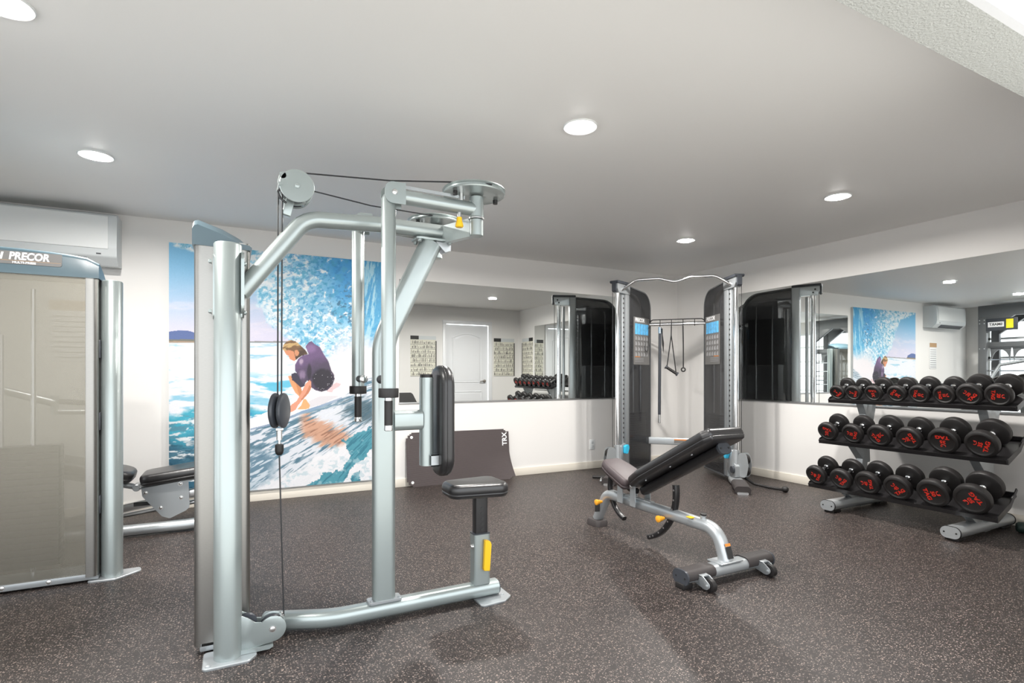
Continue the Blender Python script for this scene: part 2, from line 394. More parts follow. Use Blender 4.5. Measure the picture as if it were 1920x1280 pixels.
# ------------------------------------------------------------------ leaning mat
t = thing('exercise_mat', 'dark ribbed exercise mat leaning against the far wall under the mirror', 'exercise mat', (2.15, YA-.06, 0))
nx, nz = 60, 40; mw, mh = 1.16, .545; x0 = 1.56
def msurf(u, v):
    x = x0 + mw*u; z = mh*v
    # bottom right corner curls out into a roll, whole mat leans on the wall
    cu = max(0, (u-.55)/.45)**2*max(0, 1-v/.55)**1.5
    y = YA-.024-.050*(1-v) - .085*cu
    return V((x - .0*u + .035*cu, y, z*(1-.02*u)))
grid = [[msurf(i/nx, j/nz) for j in range(nz+1)] for i in range(nx+1)]
mb = MB(); b = mb.b
f = [[b.verts.new(p+V((0, -.006, 0))) for p in r] for r in grid]; k_ = [[b.verts.new(p+V((0, .004, 0))) for p in r] for r in grid]
rc = .06
def inside(i, j):
    u, v = i/nx*mw, j/nz*mh
    for cx, cy in ((rc, rc), (mw-rc, rc), (rc, mh-rc), (mw-rc, mh-rc)):
        if (u < rc or u > mw-rc) and (v < rc or v > mh-rc):
            if abs(u-cx) <= rc and abs(v-cy) <= rc and math.hypot(u-cx, v-cy) > rc*1.02: return False
    return True
cell = {(i, j) for i in range(nx) for j in range(nz) if all(inside(a, c) for a in (i, i+1) for c in (j, j+1))}
for i, j in cell:
    b.faces.new((f[i][j], f[i+1][j], f[i+1][j+1], f[i][j+1])); b.faces.new((k_[i][j], k_[i][j+1], k_[i+1][j+1], k_[i+1][j]))
    for (di, dj), (p, q) in {(-1, 0): ((i, j+1), (i, j)), (1, 0): ((i+1, j), (i+1, j+1)), (0, -1): ((i, j), (i+1, j)), (0, 1): ((i+1, j+1), (i, j+1))}.items():
        if (i+di, j+dj) not in cell: b.faces.new((f[p[0]][p[1]], k_[p[0]][p[1]], k_[q[0]][q[1]], f[q[0]][q[1]]))
for v in [v for v in b.verts if not v.link_faces]: b.verts.remove(v)
mm = M['mat']; nt = mm.node_tree
wv = nt.nodes.new('ShaderNodeTexWave'); wv.bands_direction = 'Z'; wv.inputs['Scale'].default_value = 26; wv.inputs['Distortion'].default_value = 0
tcn = nt.nodes.new('ShaderNodeTexCoord'); nt.links.new(tcn.outputs['Object'], wv.inputs['Vector'])
bpn = nt.nodes.new('ShaderNodeBump'); bpn.inputs['Strength'].default_value = .35; bpn.inputs['Distance'].default_value = .004
nt.links.new(wv.outputs['Fac'], bpn.inputs['Height']); nt.links.new(bpn.outputs['Normal'], nt.nodes['Principled BSDF'].inputs['Normal'])
mb.done('foam_sheet', 'mat', t)
for v in (.085, .915):
    p = msurf(.048, v); MB().lathe([(.006, -.001), (.015, -.001), (.015, .002), (.006, .002)], p+V((0, -.006, 0)), -Y_, 24).done('eyelet', 'print_white', t)
p = msurf(.955, .80); text_bm(MB(), 'TRX', .078, p+V((0, -.0078, 0)), msurf(.955, .9)-msurf(.955, .7), -X_, bold=.0022, sx=.95).done('brand_print', 'print_white', t)
# ------------------------------------------------------------------ surf picture (printed canvas)
def canvas():
    x0, x1, z0, z1 = -.471, 1.41, .105, 2.245
    f_, hy_, s_, c_ = 1015.3, 700.8, math.sin(math.radians(27.32)), math.cos(math.radians(27.32))
    NX, NZ = 430, 500
    X, Z = np.meshgrid(np.linspace(x0, x1, NX), np.linspace(z0, z1, NZ))
    Zc = s_*X + c_*5.354; Lc = c_*X - s_*5.354
    px = 960 + f_*Lc/Zc; py = hy_ - f_*(Z-1.1424)/Zc       # sketch coordinates the print was drawn in
    rng = np.random.RandomState(3)
    def vn(x, y):
        xi, yi = np.floor(x).astype(int), np.floor(y).astype(int); fx, fy = x-xi, y-yi
        fx, fy = fx*fx*(3-2*fx), fy*fy*(3-2*fy); T = tab
        g = lambda a, b: T[a % 256, b % 256]
        return (g(xi, yi)*(1-fx)+g(xi+1, yi)*fx)*(1-fy) + (g(xi, yi+1)*(1-fx)+g(xi+1, yi+1)*fx)*fy
    tab = rng.rand(256, 256)
    def fbm(x, y, o=5):
        v = 0; a = .5; tot = 0
        for k in range(o): v = v + a*vn(x*2**k+17*k, y*2**k+31*k); tot += a; a *= .58
        return v/tot
    sm = lambda a, b, x: np.clip((x-a)/(b-a), 0, 1)**2*(3-2*np.clip((x-a)/(b-a), 0, 1))
    col = np.zeros(px.shape+(3,))
    def put(c, m): 
        nonlocal col
        c = np.array(c, float); m = m[..., None]; col = col*(1-m) + c*m
    mixc = lambda a, b, t: np.array(a, float)*(1-t[..., None]) + np.array(b, float)*t[..., None]
    inpoly = lambda P: _inpoly(px, py, P)
    def _inpoly(x, y, P):
        r = np.zeros(x.shape, bool); n = len(P)
        for i in range(n):
            (xa, ya), (xb, yb) = P[i], P[(i+1) % n]
            if ya == yb: continue
            r ^= ((ya > y) != (yb > y)) & (x < (xb-xa)*(y-ya)/(yb-ya)+xa)
        return r.astype(float)
    def edge(P):  # piecewise-linear y(x)
        P = sorted(P); return np.interp(px, [p[0] for p in P], [p[1] for p in P])
    def edx(P):   # x(y)
        P = sorted(P, key=lambda p: p[1]); return np.interp(py, [p[1] for p in P], [p[0] for p in P])
    n1 = fbm(px/22, py/22); n2 = fbm(px/7, py/7, 4); n3 = fbm(px/60, py/60)
    # sky
    t = sm(470, 640, py); col[:] = mixc((120, 190, 232), (222, 218, 238), t) 
    put((235, 228, 240), sm(.5, .7, fbm(px/80, py/18))*sm(520, 600, py)*.6)
    # hills and beach
    put((92, 112, 165), (py > 620+ (px-338)**2*.0045 + (n1-.5)*3).astype(float)*(px < 385)*(py < 645))
    put((120, 122, 112), ((py > 636) & (py < 641) & (px < 390)).astype(float)); put((176, 150, 128), ((py > 639.5) & (py < 643) & (px < 400)).astype(float)); put((150, 150, 150), ((py > 639.5) & (py < 642.5) & (px >= 395)).astype(float))
    # flat water
    w = sm(641.5, 644, py)
    foam = fbm(px/60, py/9)
    put((150, 205, 228), w); put((236, 238, 245), w*sm(.36, .50, foam + .12*sm(760, 690, py)-.05*sm(655, 645, py)))
    # turquoise band and dark sea
    yb = 768 + 14*np.sin(px/40) + (n3-.5)*50
    tq = sm(-8, 8, py-yb)*(px < 600)
    put((70, 175, 200), tq); put((55, 105, 130), tq*sm(30, 62, py-yb)); st = fbm(px/26+py/40, py/5)
    put((95, 140, 160), tq*sm(.5, .62, st)*.7); put((232, 238, 242), tq*sm(.60, .68, fbm(px/22+py/30, py/6)+.03)); put((30, 70, 90), tq*sm(35, 60, py-yb)*sm(.55, .66, fbm(px/16, py/5+9))*.6)
    put((90, 190, 222), sm(.52, .62, fbm(px/50-py/30, py/9))*sm(690, 720, py)*(py < 775)*(px > 465)*.9)
    # bright blue bands by the board
    put((48, 140, 190), sm(.5, .6, fbm(px/40+py/30, py/10+5))*sm(745, 765, py)*(px > 440)*(px < 640)*.9)
    # breaking curl: boundary with the sky
    bx = edx([(300, 440), (330, 462), (375, 478), (440, 500), (468, 530), (480, 555), (498, 590), (512, 612), (540, 640), (565, 650), (600, 665)]) + (n1-.5)*34 + (n2-.5)*16
    cm = sm(-6, 10, px-bx)*sm(690, 655, py + (n1-.5)*30)
    deep = sm(540, 660, px + (n3-.5)*110)*sm(660, 500, py)
    cb = mixc((180, 224, 243), (42, 150, 218), np.clip(deep*.85+.35*(n1-.3), 0, 1))
    col = col*(1-cm[..., None]) + cb*cm[..., None]
    fl = fbm(px/8+n1*4, py/6.5+n2*1.5, 6)
    put((240, 247, 251), cm*sm(.47, .60, fl + .12*sm(570, 490, px) + .07*sm(560, 640, py) - .03 - .17*sm(560, 640, px)*sm(640, 540, py)))
    put((28, 120, 185), cm*sm(.56, .66, fbm(px/5+5, py/4+9, 4))*.42*sm(480, 560, px)); put((70, 165, 205), cm*sm(.58, .66, fbm(px/8+50, py/7+9, 4))*.6)
    put((60, 110, 140), cm*sm(.60, .68, fbm(px/6+5, py/5+9, 3))*sm(50, 20, np.hypot((px-655), (py-575)*.9))*.8)
    # right-hand wall of the wave, streaks
    rw = sm(670, 690, px)*sm(700, 600, py); put((60, 160, 210), rw*.75); put((190, 228, 240), rw*sm(.5, .62, fbm(px/5+py/40, py/30))*.8)
    # soft spray cloud
    sp = sm(1.1, .55, np.hypot((px-690)/92, (py-700)/75) + (n3-.5)*.35 + (n1-.5)*.15)
    sp = np.maximum(sp, sm(612, 640, px - (n1-.5)*22)*sm(615, 665, py + (n1-.5)*40)*sm(770, 730, py))
    put((236, 230, 234), sp*.97)
    # face of the wave below the surfer: streaks fanning from upper right
    ye = edge([(300, 960), (440, 806), (470, 800), (560, 775), (600, 762), (640, 742), (700, 700), (780, 660)])
    face = sm(-2, 6, py-ye)*(px > 436)
    ang = np.arctan2(py-690, px-820); rad = np.hypot(py-690, px-820)
    s1 = fbm(ang*42 + n1*.8, rad/46, 4); s2 = fbm(ang*95, rad/26, 3)
    put((222, 226, 234), face)
    put((104, 138, 158), face*sm(.53, .59, s1*.6+s2*.4 + .05*sm(560, 470, px))*.9)
    put((64, 104, 124), face*sm(.56, .62, s2)*.55)
    put((60, 88, 100), face*sm(.9, .4, np.hypot((px-680)/46, (py-770)/30)+(s2-.5)*1.6)*.85)
    put((240, 240, 244), face*sm(.52, .60, s2)*sm(.9, .5, np.hypot((px-625)/45, (py-780)/30))*.8)
    # tan reflection of the surfer
    rf = sm(1, .45, np.abs(py - (786+(px-560)*.42) - 6)/26 + (s2-.5)*1.5)*sm(555, 575, px)*sm(672, 640, px)
    put((206, 150, 118), face*rf*.85); put((150, 104, 84), face*rf*sm(.54, .62, s2)*.8)
    # deep blue lower left
    dl = face*sm(1, .55, np.hypot((px-455)/75, (py-880)/52)+(n1-.5)*.5); put((92, 128, 150), dl*.9); put((206, 218, 228), dl*sm(.50, .58, s2))
    # white lip and teal pools lower right
    yl = edge([(440, 930), (475, 915), (520, 893), (570, 868), (620, 838), (660, 826), (760, 815)]) + (n1-.5)*26
    lip = sm(-4, 8, py-yl)*(px > 440)
    put((238, 238, 242), lip*.96)
    for P in ([(565, 916), (610, 885), (640, 880), (655, 850), (640, 822), (665, 812), (700, 800), (760, 790), (760, 830), (700, 832), (668, 868), (655, 890), (640, 912), (600, 914)], [(655, 908), (668, 885), (678, 880), (670, 908)]):
        wx, wy = px+(n1-.5)*22, py+(n2-.5)*18; m_ = _inpoly(wx, wy, P); put((72, 148, 166), m_*.95); put((44, 110, 132), m_*sm(.5, .6, s2)*.7)
    put((180, 205, 215), lip*sm(.56, .66, fbm(px/10, py/8+70))*.6)
    # surfboard
    put((247, 246, 249), inpoly([(436, 812), (470, 785), (500, 772), (540, 752), (575, 735), (610, 728), (655, 735), (640, 745), (600, 760), (566, 770), (520, 790), (470, 803)]))
    put((150, 165, 190), inpoly([(470, 803), (520, 790), (566, 770), (600, 759), (640, 744), (642, 747), (602, 763), (568, 774), (520, 794), (470, 806)])*.8)
    put((205, 200, 206), inpoly([(578, 752), (600, 742), (636, 742), (606, 757), (580, 764)])*.6)
    # surfer
    q = lambda P: [(520+x/7.53, 620+y/7.53) for x, y in P]       # enlarged sketch grid
    skin, skin2 = (226, 160, 112), (190, 118, 84)
    put((222, 188, 190), inpoly(q([(690, 830), (760, 770), (830, 730), (900, 750), (860, 790), (790, 830), (770, 870), (700, 860)]))*.8)
    put((232, 176, 120), inpoly(q([(280, 1100), (330, 1060), (370, 960), (400, 960), (460, 1050), (440, 1100), (300, 1112)])))
    put(skin, inpoly(q([(150, 640), (190, 630), (230, 680), (320, 780), (350, 860), (310, 930), (250, 870), (190, 760)])))
    put((200, 128, 84), inpoly(q([(260, 740), (330, 790), (350, 860), (315, 930), (290, 860)]))*.7)
    put((60, 56, 74), inpoly(q([(195, 610), (250, 590), (330, 620), (400, 700), (380, 780), (330, 800), (250, 730), (205, 690)])))
    body = q([(395, 220), (440, 165), (480, 145), (520, 185), (600, 230), (660, 340), (720, 430), (760, 560), (800, 620), (805, 680), (770, 780), (700, 840), (620, 860), (540, 840), (480, 800), (450, 730), (420, 700), (370, 760), (330, 700), (300, 640), (250, 560), (250, 480), (290, 400), (350, 350), (440, 330)])
    bm_ = inpoly(body); put((112, 88, 128), bm_)
    gx, gy = (px-520)*7.53, (py-620)*7.53
    put((74, 64, 84), bm_*sm(0, 220, gx*.35+gy-530+(n2-.5)*120)*.85)
    put((150, 118, 165), bm_*sm(1, .3, np.hypot((gx-470)/110, (gy-250)/90))*.7)
    put((196, 176, 196), bm_*sm(1, .4, np.hypot((gx-335)/45, (gy-430)/60)+(n2-.5)*.9)*.8); put((176, 150, 184), bm_*sm(1, .3, np.hypot((gx-350)/70, (gy-620)/80)+(n2-.5)*.8)*.6)
    put((40, 36, 46), bm_*sm(1.05, .75, np.hypot((gx-640)/165, (gy-690)/170)+(n2-.5)*.35)*.9)
    put((44, 38, 50), bm_*sm(1, .5, np.hypot((gx-450)/40, (gy-580)/150)+(n2-.5)*.4)*.8)
    put((230, 228, 236), bm_*(vn(px*1.5, py*1.5) > .93)*sm(1, .8, np.hypot((gx-650)/165, (gy-690)/165)))
    put((228, 158, 130), inpoly(q([(400, 740), (455, 690), (475, 720), (480, 800), (440, 880), (350, 980), (290, 1050), (260, 1110), (230, 1130), (180, 1150), (150, 1100), (200, 1040), (270, 990), (330, 890), (370, 800)])))
    put(skin2, inpoly(q([(455, 760), (480, 800), (440, 880), (350, 980), (330, 970), (400, 880)]))*.7)
    put((222, 150, 112), inpoly(q([(85, 270), (160, 270), (290, 280), (320, 330), (280, 380), (240, 430), (170, 395), (160, 350), (125, 335)])))
    put((196, 110, 90), inpoly(q([(120, 335), (150, 340), (170, 370), (150, 350)]))*.7)
    hair = inpoly(q([(70, 260), (85, 200), (130, 150), (190, 130), (260, 150), (330, 210), (400, 280), (430, 330), (350, 350), (300, 380), (260, 410), (240, 330), (230, 290), (160, 270), (100, 285)]))
    put((128, 96, 66), hair); put((206, 172, 118), hair*sm(.5, .6, fbm((gx*.2+gy*.9)/26, (gx-gy*.3)/120, 3)+.06*sm(330, 120, gx))); put((66, 50, 44), hair*sm(0, 60, gx*.55+gy-400)*.8)
    put((214, 150, 112), inpoly(q([(238, 275), (280, 270), (310, 310), (290, 350), (260, 360), (245, 330)])))
    # grain and conversion to linear
    col = np.clip(col + (rng.rand(*px.shape)[..., None]-.5)*6, 0, 255)/255
    lin = np.where(col <= .04045, col/12.92, ((col+.055)/1.055)**2.4)
    return x0, x1, z0, z1, NX, NZ, lin*.86
def build_canvas():
    x0, x1, z0, z1, NX, NZ, lin = canvas(); y = YA-.040
    t = thing('surf_picture', 'large picture of a crouching surfer riding a blue breaking wave', 'picture', ((x0+x1)/2, YA, z0))
    X, Z = np.meshgrid(np.linspace(x0, x1, NX), np.linspace(z0, z1, NZ))
    loc = t.location
    co = np.stack([X-loc.x, np.full(X.shape, y-loc.y), Z-loc.z], -1).reshape(-1, 3)
    idx = np.arange(NX*NZ).reshape(NZ, NX)
    q = np.stack([idx[:-1, :-1], idx[:-1, 1:], idx[1:, 1:], idx[1:, :-1]], -1).reshape(-1)
    me = bpy.data.meshes.new('printed_canvas'); me.vertices.add(NX*NZ); me.vertices.foreach_set('co', co.astype(np.float32).ravel())
    nf = (NX-1)*(NZ-1); me.loops.add(nf*4); me.loops.foreach_set('vertex_index', q.astype(np.int32)); me.polygons.add(nf)
    me.polygons.foreach_set('loop_start', np.arange(0, nf*4, 4, dtype=np.int32)); me.update(calc_edges=True)
    ca = me.color_attributes.new('print', 'FLOAT_COLOR', 'POINT')
    ca.data.foreach_set('color', np.concatenate([lin.reshape(-1, 3), np.ones((NX*NZ, 1))], 1).astype(np.float32).ravel())
    m = bpy.data.materials.new('canvas_print'); m.use_nodes = True; nt = m.node_tree; b = nt.nodes['Principled BSDF']
    a = nt.nodes.new('ShaderNodeAttribute'); a.attribute_name = 'print'; nt.links.new(a.outputs['Color'], b.inputs['Base Color']); b.inputs['Roughness'].default_value = .5
    me.materials.append(m); o = bpy.data.objects.new('printed_canvas', me); C.objects.link(o); o.parent = t
    MB().bx(x0, x1, y+.0005, YA, z0, z1).done('stretcher_box', mat('canvas_edge', (.62, .66, .68), .5), t)
build_canvas()
# ------------------------------------------------------------------ weight tower used by the two strength machines
def bolt(mb, p, d, r=.011, h=.010):
    mb.lathe([(r*1.35, 0), (r*1.35, .002), (r, .002), (r, h*.7), (r*.6, h), (0, h)], p, d, 12)
def tower(root, O, u, v, L, T, front, stack=True):
    O, u, v = V(O), V(u), V(v)
    P = lambda a, b, z: O + u*a + v*b + Z_*z
    # end channels
    for a0, a1 in ((0, .055), (L-.055, L)):
        out = rpoly([(a0, 0), (a1, 0), (a1, T), (a0, T)], [.028 if a0 == 0 else .002, .002 if a0 == 0 else .028]*1 + [.002 if a0 == 0 else .028, .028 if a0 == 0 else .002])
        hand = u.cross(v).z
        if hand < 0: out = out[::-1]
        MB().loft(out, [(0, .035), (0, 1.69)], O, u, v, Z_).done('end_channel', 'steel', root)
    MB().prism([(.055, .05), (L-.055, .05), (L-.055, 1.69), (.055, 1.69)], P(0, .006, 0), u, Z_, v, .0025).done('front_screen', front, root)
    MB().prism([(.055, .05), (L-.055, .05), (L-.055, 1.69), (.055, 1.69)], P(0, T-.010, 0), u, Z_, v, .0025).done('rear_screen', front, root)
    rings = []; n = 16
    for k in range(n+1):
        a = -.006 + (L+.012)*k/n; s = math.sin(PI*k/n); e = min(1, min(k, n-k)/1.0 + .75); zt = 1.758 + .042*math.sqrt(s); zt = 1.665+(zt-1.665)*(.5+.5*e)
        rings.append([P(a, b, z) for b, z in ((-.006, 1.665), (-.006, zt-.02), (.000, zt-.005), (.014, zt), (T*.5, zt-.030), (T*.8, zt-.062), (T-.004, max(1.68, zt-.092)), (T+.006, max(1.672, zt-.108)), (T+.006, 1.66))])
    MB().rings(rings).done('top_cap', 'cap', root, sharp=50)
    MB().prism([(0, .012), (L, .012), (L, .052), (0, .052)], P(0, .02, 0), u, Z_, v, T-.04, bev=.006).done('base_rail', 'silver2', root)
    if stack:
        st = MB()
        for k in range(19): st.prism([(L/2-.25, .11+k*.034), (L/2+.25, .11+k*.034), (L/2+.25, .141+k*.034), (L/2-.25, .141+k*.034)], P(0, T*.25, 0), u, Z_, v, T*.5, bev=.002)
        st.done('weight_stack', 'blackmetal', root)
        for a in (L/2-.13, L/2+.13): MB().cyl(P(a, T/2, .05), P(a, T/2, 1.6), .0125, n=12).done('guide_rod', 'chrome', root)
        MB().cyl(P(L/2, T/2, .6), P(L/2, T/2, 1.35), .010, n=12).done('selector_rod', 'satin', root)
def column(root, c, side, fwd, ztop=1.665, r=.051):
    c, side, fwd = V(c), V(side), V(fwd)
    MB().tube([c+Z_*.010, c+Z_*(ztop-.006), c+Z_*ztop, c+Z_*(ztop+.004)], [r, r, r-.004, r*.5], 40).done('column', 'silver', root)
def plate(mb, outline, z0, z1, bev=.003, O=(0, 0, 0)):
    mb.loft(outline, [(bev*.3, z0), (0, z0+bev), (0, z1-bev), (bev, z1)], O); return mb

# ------------------------------------------------------------------ pec fly / rear delt machine in the foreground
F0 = (.55, 2.53, 0)
fly = thing('chest_fly_machine', 'tall silver chest fly machine with two hanging arms, cable pulleys and black seat', 'exercise machine', F0)
tower(fly, (-.138, 2.53, 0), Y_, X_, .78, .205, 'steel', stack=False)
cc = V((-.016, 2.455, 0)); column(fly, cc, X_, Y_)
MB_ = MB(); plate(MB_, rpoly([(cc.x-.088, cc.y-.075), (cc.x+.075, cc.y-.075), (cc.x+.105, cc.y-.03), (cc.x+.105, cc.y+.07), (cc.x-.088, cc.y+.07)], .018), .0, .011)
for x, y in ((-.068, -.055), (.088, .048)): bolt(MB_, cc+V((x, y, .011)), Z_, .008, .005)
MB_.done('foot_plate', 'silver2', fly)
# brackets tying the column to the tower, with bolts
for sx in (-1, 1):
    g = MB(); x = cc.x + sx*.052
    g.prism(rpoly([(-.02, 1.36), (.085, 1.36), (.085, 1.62), (-.02, 1.62)], .02), (x-(.006 if sx > 0 else 0), cc.y, 0), Y_, Z_, X_, .006)
    for z in (1.39, 1.588): bolt(g, (x + sx*.004, cc.y-.006, z), V((sx, 0, 0)), .009, .012)
    g.done('column_bracket', 'silver', fly)
# floor beam
oval = rrect(.085, .072, .030, 5)
pts = path([(.125, 2.640, .047), (.40, 2.53, .047), (.80, 2.53, .047), (1.215, 2.53, .047)], .35, 10)
MB().tube(pts, sec=oval, up=Z_).done('floor_beam', 'silver', fly)
MB().tube([(1.213, 2.53, .047), (1.221, 2.53, .047)], sec=rrect(.078, .065, .028, 5), up=Z_).done('beam_end_cap', 'dplastic', fly)
g = plate(MB(), rpoly([(1.085, 2.415), (1.215, 2.425), (1.27, 2.47), (1.27, 2.60), (1.085, 2.62)], .02), .0, .010)
bolt(g, (1.235, 2.50, .010), Z_, .007, .004); g.done('foot_plate', 'silver2', fly)
# main upright, bends to the right under the top beam
up_sec = rrect(.060, .107, .029, 6)
pts = path([(.630, 2.53, .080), (.630, 2.53, 1.30), (.865, 2.53, 1.785)], .30, 12)
MB().tube(pts, sec=up_sec, up=X_).done('upright', 'silver', fly)
g = MB(); g.loft(rpoly([(.555, 2.495), (.71, 2.495), (.71, 2.565), (.555, 2.565)], .015), [(0, .082), (0, .092), (.002, .094)])
for x in (.570, .698): bolt(g, (x, 2.508, .093), Z_, .007, .008)
g.done('upright_flange', 'silver2', fly)
# top beam
pts = path([(.030, 2.50, 1.475), (.285, 2.53, 1.822), (.60, 2.53, 1.838), (.93, 2.53, 1.838)], .13, 10)
MB().tube(pts, .0365, 28).done('top_beam', 'silver', fly)
g = MB(); g.prism(rpoly([(-.045, 1.40), (.02, 1.36), (.05, 1.40), (.05, 1.60), (.0, 1.64), (-.045, 1.62)], .03), (cc.x+.047, cc.y, 0), Y_, Z_, X_, .012, .003); g.done('beam_gusset', 'silver', fly)
g = MB(); plate(g, rpoly([(.775, 2.475), (.965, 2.475), (.965, 2.585), (.775, 2.585)], .02), 1.786, 1.796)
for x in (.795, .945): bolt(g, (x, 2.495, 1.786), -Z_, .009, .014); bolt(g, (x, 2.565, 1.786), -Z_, .009, .014)
g.done('brace_flange', 'silver', fly)
MB().prism([(.875, 1.785), (.955, 1.785), (.955, 1.745), (.925, 1.735)], (0, 2.50, 0), X_, Z_, Y_, .06, .003).done('stop_block', 'silver2', fly)
# yoke and the two swing arms
PX = .985
for sy, yp, yh, hx in ((-1, 2.26, 2.27, .598), (1, 2.80, 2.775, .574)):
    g = MB(); g.prism(rpoly([(0, 1.782), (.26, 1.775), (.29, 1.80), (.29, 1.858), (0, 1.865)], .01), (.90, 2.53, 0), V((PX-.90, yp-2.53, 0)).normalized(), Z_, V((0, 0, 1)).cross(V((PX-.90, yp-2.53, 0)).normalized()), .034, .006)
    g.cyl((PX, yp, 1.766), (PX, yp, 1.842), .031, n=28, bev=.003); g.done('pivot_yoke', 'silver', fly)
    MB().cyl((PX, yp, 1.843), (PX, yp, 1.849), .036, n=28).done('pivot_washer', 'satin', fly)
    a = MB(); a.cyl((PX, yp, 1.850), (PX, yp, 1.945), .033, n=28, bev=.003)
    a.tube([(PX, yp, 1.888), ((PX+hx)/2, (yp+yh)/2, 1.893), (hx+.022, yh, 1.898)], .0305, 24)
    a.done('pivot_arm', 'silver', fly)
    # cam wheel on top
    ZC = 1.962
    c_ = MB(); c_.lathe([(.0, -.012), (.05, -.012), (.125, -.010), (.139, -.012), (.142, -.007), (.134, -.002), (.134, .003), (.142, .008), (.139, .013), (.05, .012), (0, .012)], (PX-.012, yp, ZC), Z_, 56)
    c_.done('cam_wheel', 'silver', fly)
    MB().cyl((PX+.105, yp+.02, ZC-.028), (PX+.105, yp+.02, ZC-.010), .011, n=14).done('cam_bumper', 'rubber', fly)
    MB().cyl((PX-.11, yp-.02, ZC-.028), (PX-.11, yp-.02, ZC-.010), .010, n=14).done('cam_bumper', 'rubber', fly)
    MB().cyl((PX-.075, yp, ZC-.062), (PX-.075, yp, ZC-.011), .012, n=16).done('cam_pin', 'satin', fly)
    MB().cyl((PX-.035, yp+.02*sy, ZC+.012), (PX-.035, yp+.02*sy, ZC+.044), .014, n=18, bev=.002).done('adjuster_knob', 'rubber', fly)
    # clevis at the elbow and the hanging handle arm
    for yy in (yh-.039, yh+.033):
        b_ = MB(); b_.prism(rpoly([(-.036, -.045), (.052, -.045), (.052, .045), (-.036, .045)], [.034, .003, .003, .034]), (hx, yy, 1.900), X_, Z_, Y_, .006); b_.done('elbow_plate', 'silver', fly)
    b_ = MB(); bolt(b_, (hx+.004, yh-.039, 1.902), -Y_, .009, .008); b_.done('elbow_bolt', 'bolt', fly)
    h_ = MB(); h_.tube([(hx-.012, yh, 1.050), (hx-.012, yh, 1.880), (hx-.012, yh, 1.895)], [.0305, .0305, .022], 28); arm = h_.done('swing_arm', 'silver', fly)
    MB().lathe([(.031, 0), (.041, .001), (.042, .004), (.042, .036), (.041, .040), (.031, .040)], (hx-.012, yh, 1.042), Z_, 28).done('rubber_collar', 'rubber', arm)
    MB().tube([(hx-.012, yh, 1.048), (hx-.012, yh, 1.024)], .0165, 20).done('grip_core', 'chrome', arm)
    MB().tube([(hx-.012, yh, 1.030), (hx-.012, yh, .925)], .0175, 20).done('hand_grip', 'rubber', arm)
    MB().lathe([(.0175, 0), (.0185, .002), (.0185, .020), (.016, .023), (0, .023)], (hx-.012, yh, .926), -Z_, 24).done('grip_end', 'chrome', arm)
    # second grip sticking out sideways
    if sy > 0:
        MB().cyl((hx-.012, yh-.03, 1.118), (hx-.012, yh-.125, 1.118), .0165, n=20).done('hand_grip', 'rubber', arm)
        MB().lathe([(.017, 0), (.019, .003), (.019, .014), (.013, .019), (0, .020)], (hx-.012, yh-.124, 1.118), -Y_, 24).done('grip_end', 'chrome', arm)
    else:
        MB().cyl((hx-.012, yh+.03, 1.118), (hx-.012, yh+.125, 1.118), .0165, n=20).done('hand_grip', 'rubber', arm)
        MB().lathe([(.017, 0), (.019, .003), (.019, .012), (.013, .017), (0, .018)], (hx-.012, yh+.124, 1.118), Y_, 24).done('grip_end', 'dplastic', arm)
    pk = MB(); px_ = PX-.085
    pk.lathe([(.009, .0), (.009, .03), (.0, .031)], (px_, yp-.006, 1.862), -Z_, 14); pk.done('pin_barrel', 'satin', fly)
    MB().lathe([(.008, 0), (.012, .002), (.013, .018), (.018, .034), (.0185, .042), (.015, .046), (0, .047)], (px_, yp-.006, 1.842), -Z_, 24).done('pull_pin', 'yellow', fly)
    MB().prism([(0, 0), (.30, -.004), (.30, .010), (0, .014)], (hx+.03, yp, 1.930), X_, Z_, Y_, .004*sy).done('cam_link_bar', 'silver2', fly)
# top pulley pair on its mast
g = MB(); g.box((.215, 2.535, 1.862), (.036, .05, .075), Matrix.Rotation(math.radians(14), 3, 'Y'), .004).box((.246, 2.535, 1.895), (.075, .07, .006), Matrix.Rotation(math.radians(10), 3, 'Y'), .002); g.done('pulley_mast', 'silver', fly)
for y in (2.505, 2.565):
    MB().lathe([(0, -.011), (.066, -.011), (.066, -.008), (.060, -.002), (.060, .002), (.066, .008), (.066, .011), (0, .011)], (.247, y, 1.948), Y_, 40).done('pulley_wheel', 'dplastic', fly)
g = MB()
for y in (2.482, 2.533, 2.584): g.lathe([(0, 0), (.069, 0), (.071, .002), (.069, .004), (0, .004)], (.247, y, 1.948), Y_, 44)
bolt(g, (.247, 2.482, 1.948), -Y_, .010, .008)
g.cyl((.190, 2.482, 1.985), (.190, 2.588, 1.985), .014, n=16).cyl((.180, 2.47, 1.945), (.180, 2.588, 1.945), .008, n=12)
g.done('pulley_cover', 'silver', fly)
# floating pulley, hook
fp = V((.180, 2.53, .985))
for sx in (-1, 1): MB().lathe([(0, 0), (.060, 0), (.073, .006), (.076, .014), (.074, .020), (.060, .026), (0, .027)], fp+V((sx*.003, 0, 0)), V((sx*.93, -.36*1, 0)).normalized() if sx > 0 else V((-.93, .36, 0)).normalized(), 40).done('floating_pulley', 'cap' if 0 else 'dplastic', fly)
g = MB(); g.box(fp+V((0, -.01, -.080)), (.030, .018, .012), None, .003).cyl(fp+V((0, 0, -.082)), fp+V((0, 0, -.126)), .0115, n=16).cyl(fp+V((0, 0, -.126)), fp+V((0, 0, -.150)), .0055, n=12); g.done('swivel', 'chrome', fly)
MB().lathe([(.010, 0), (.0175, -.004), (.0175, -.030), (.015, -.042), (.008, -.049), (0, -.050)], fp+V((0, 0, -.143)), Z_, 24).done('cable_hook', 'rubber', fly)
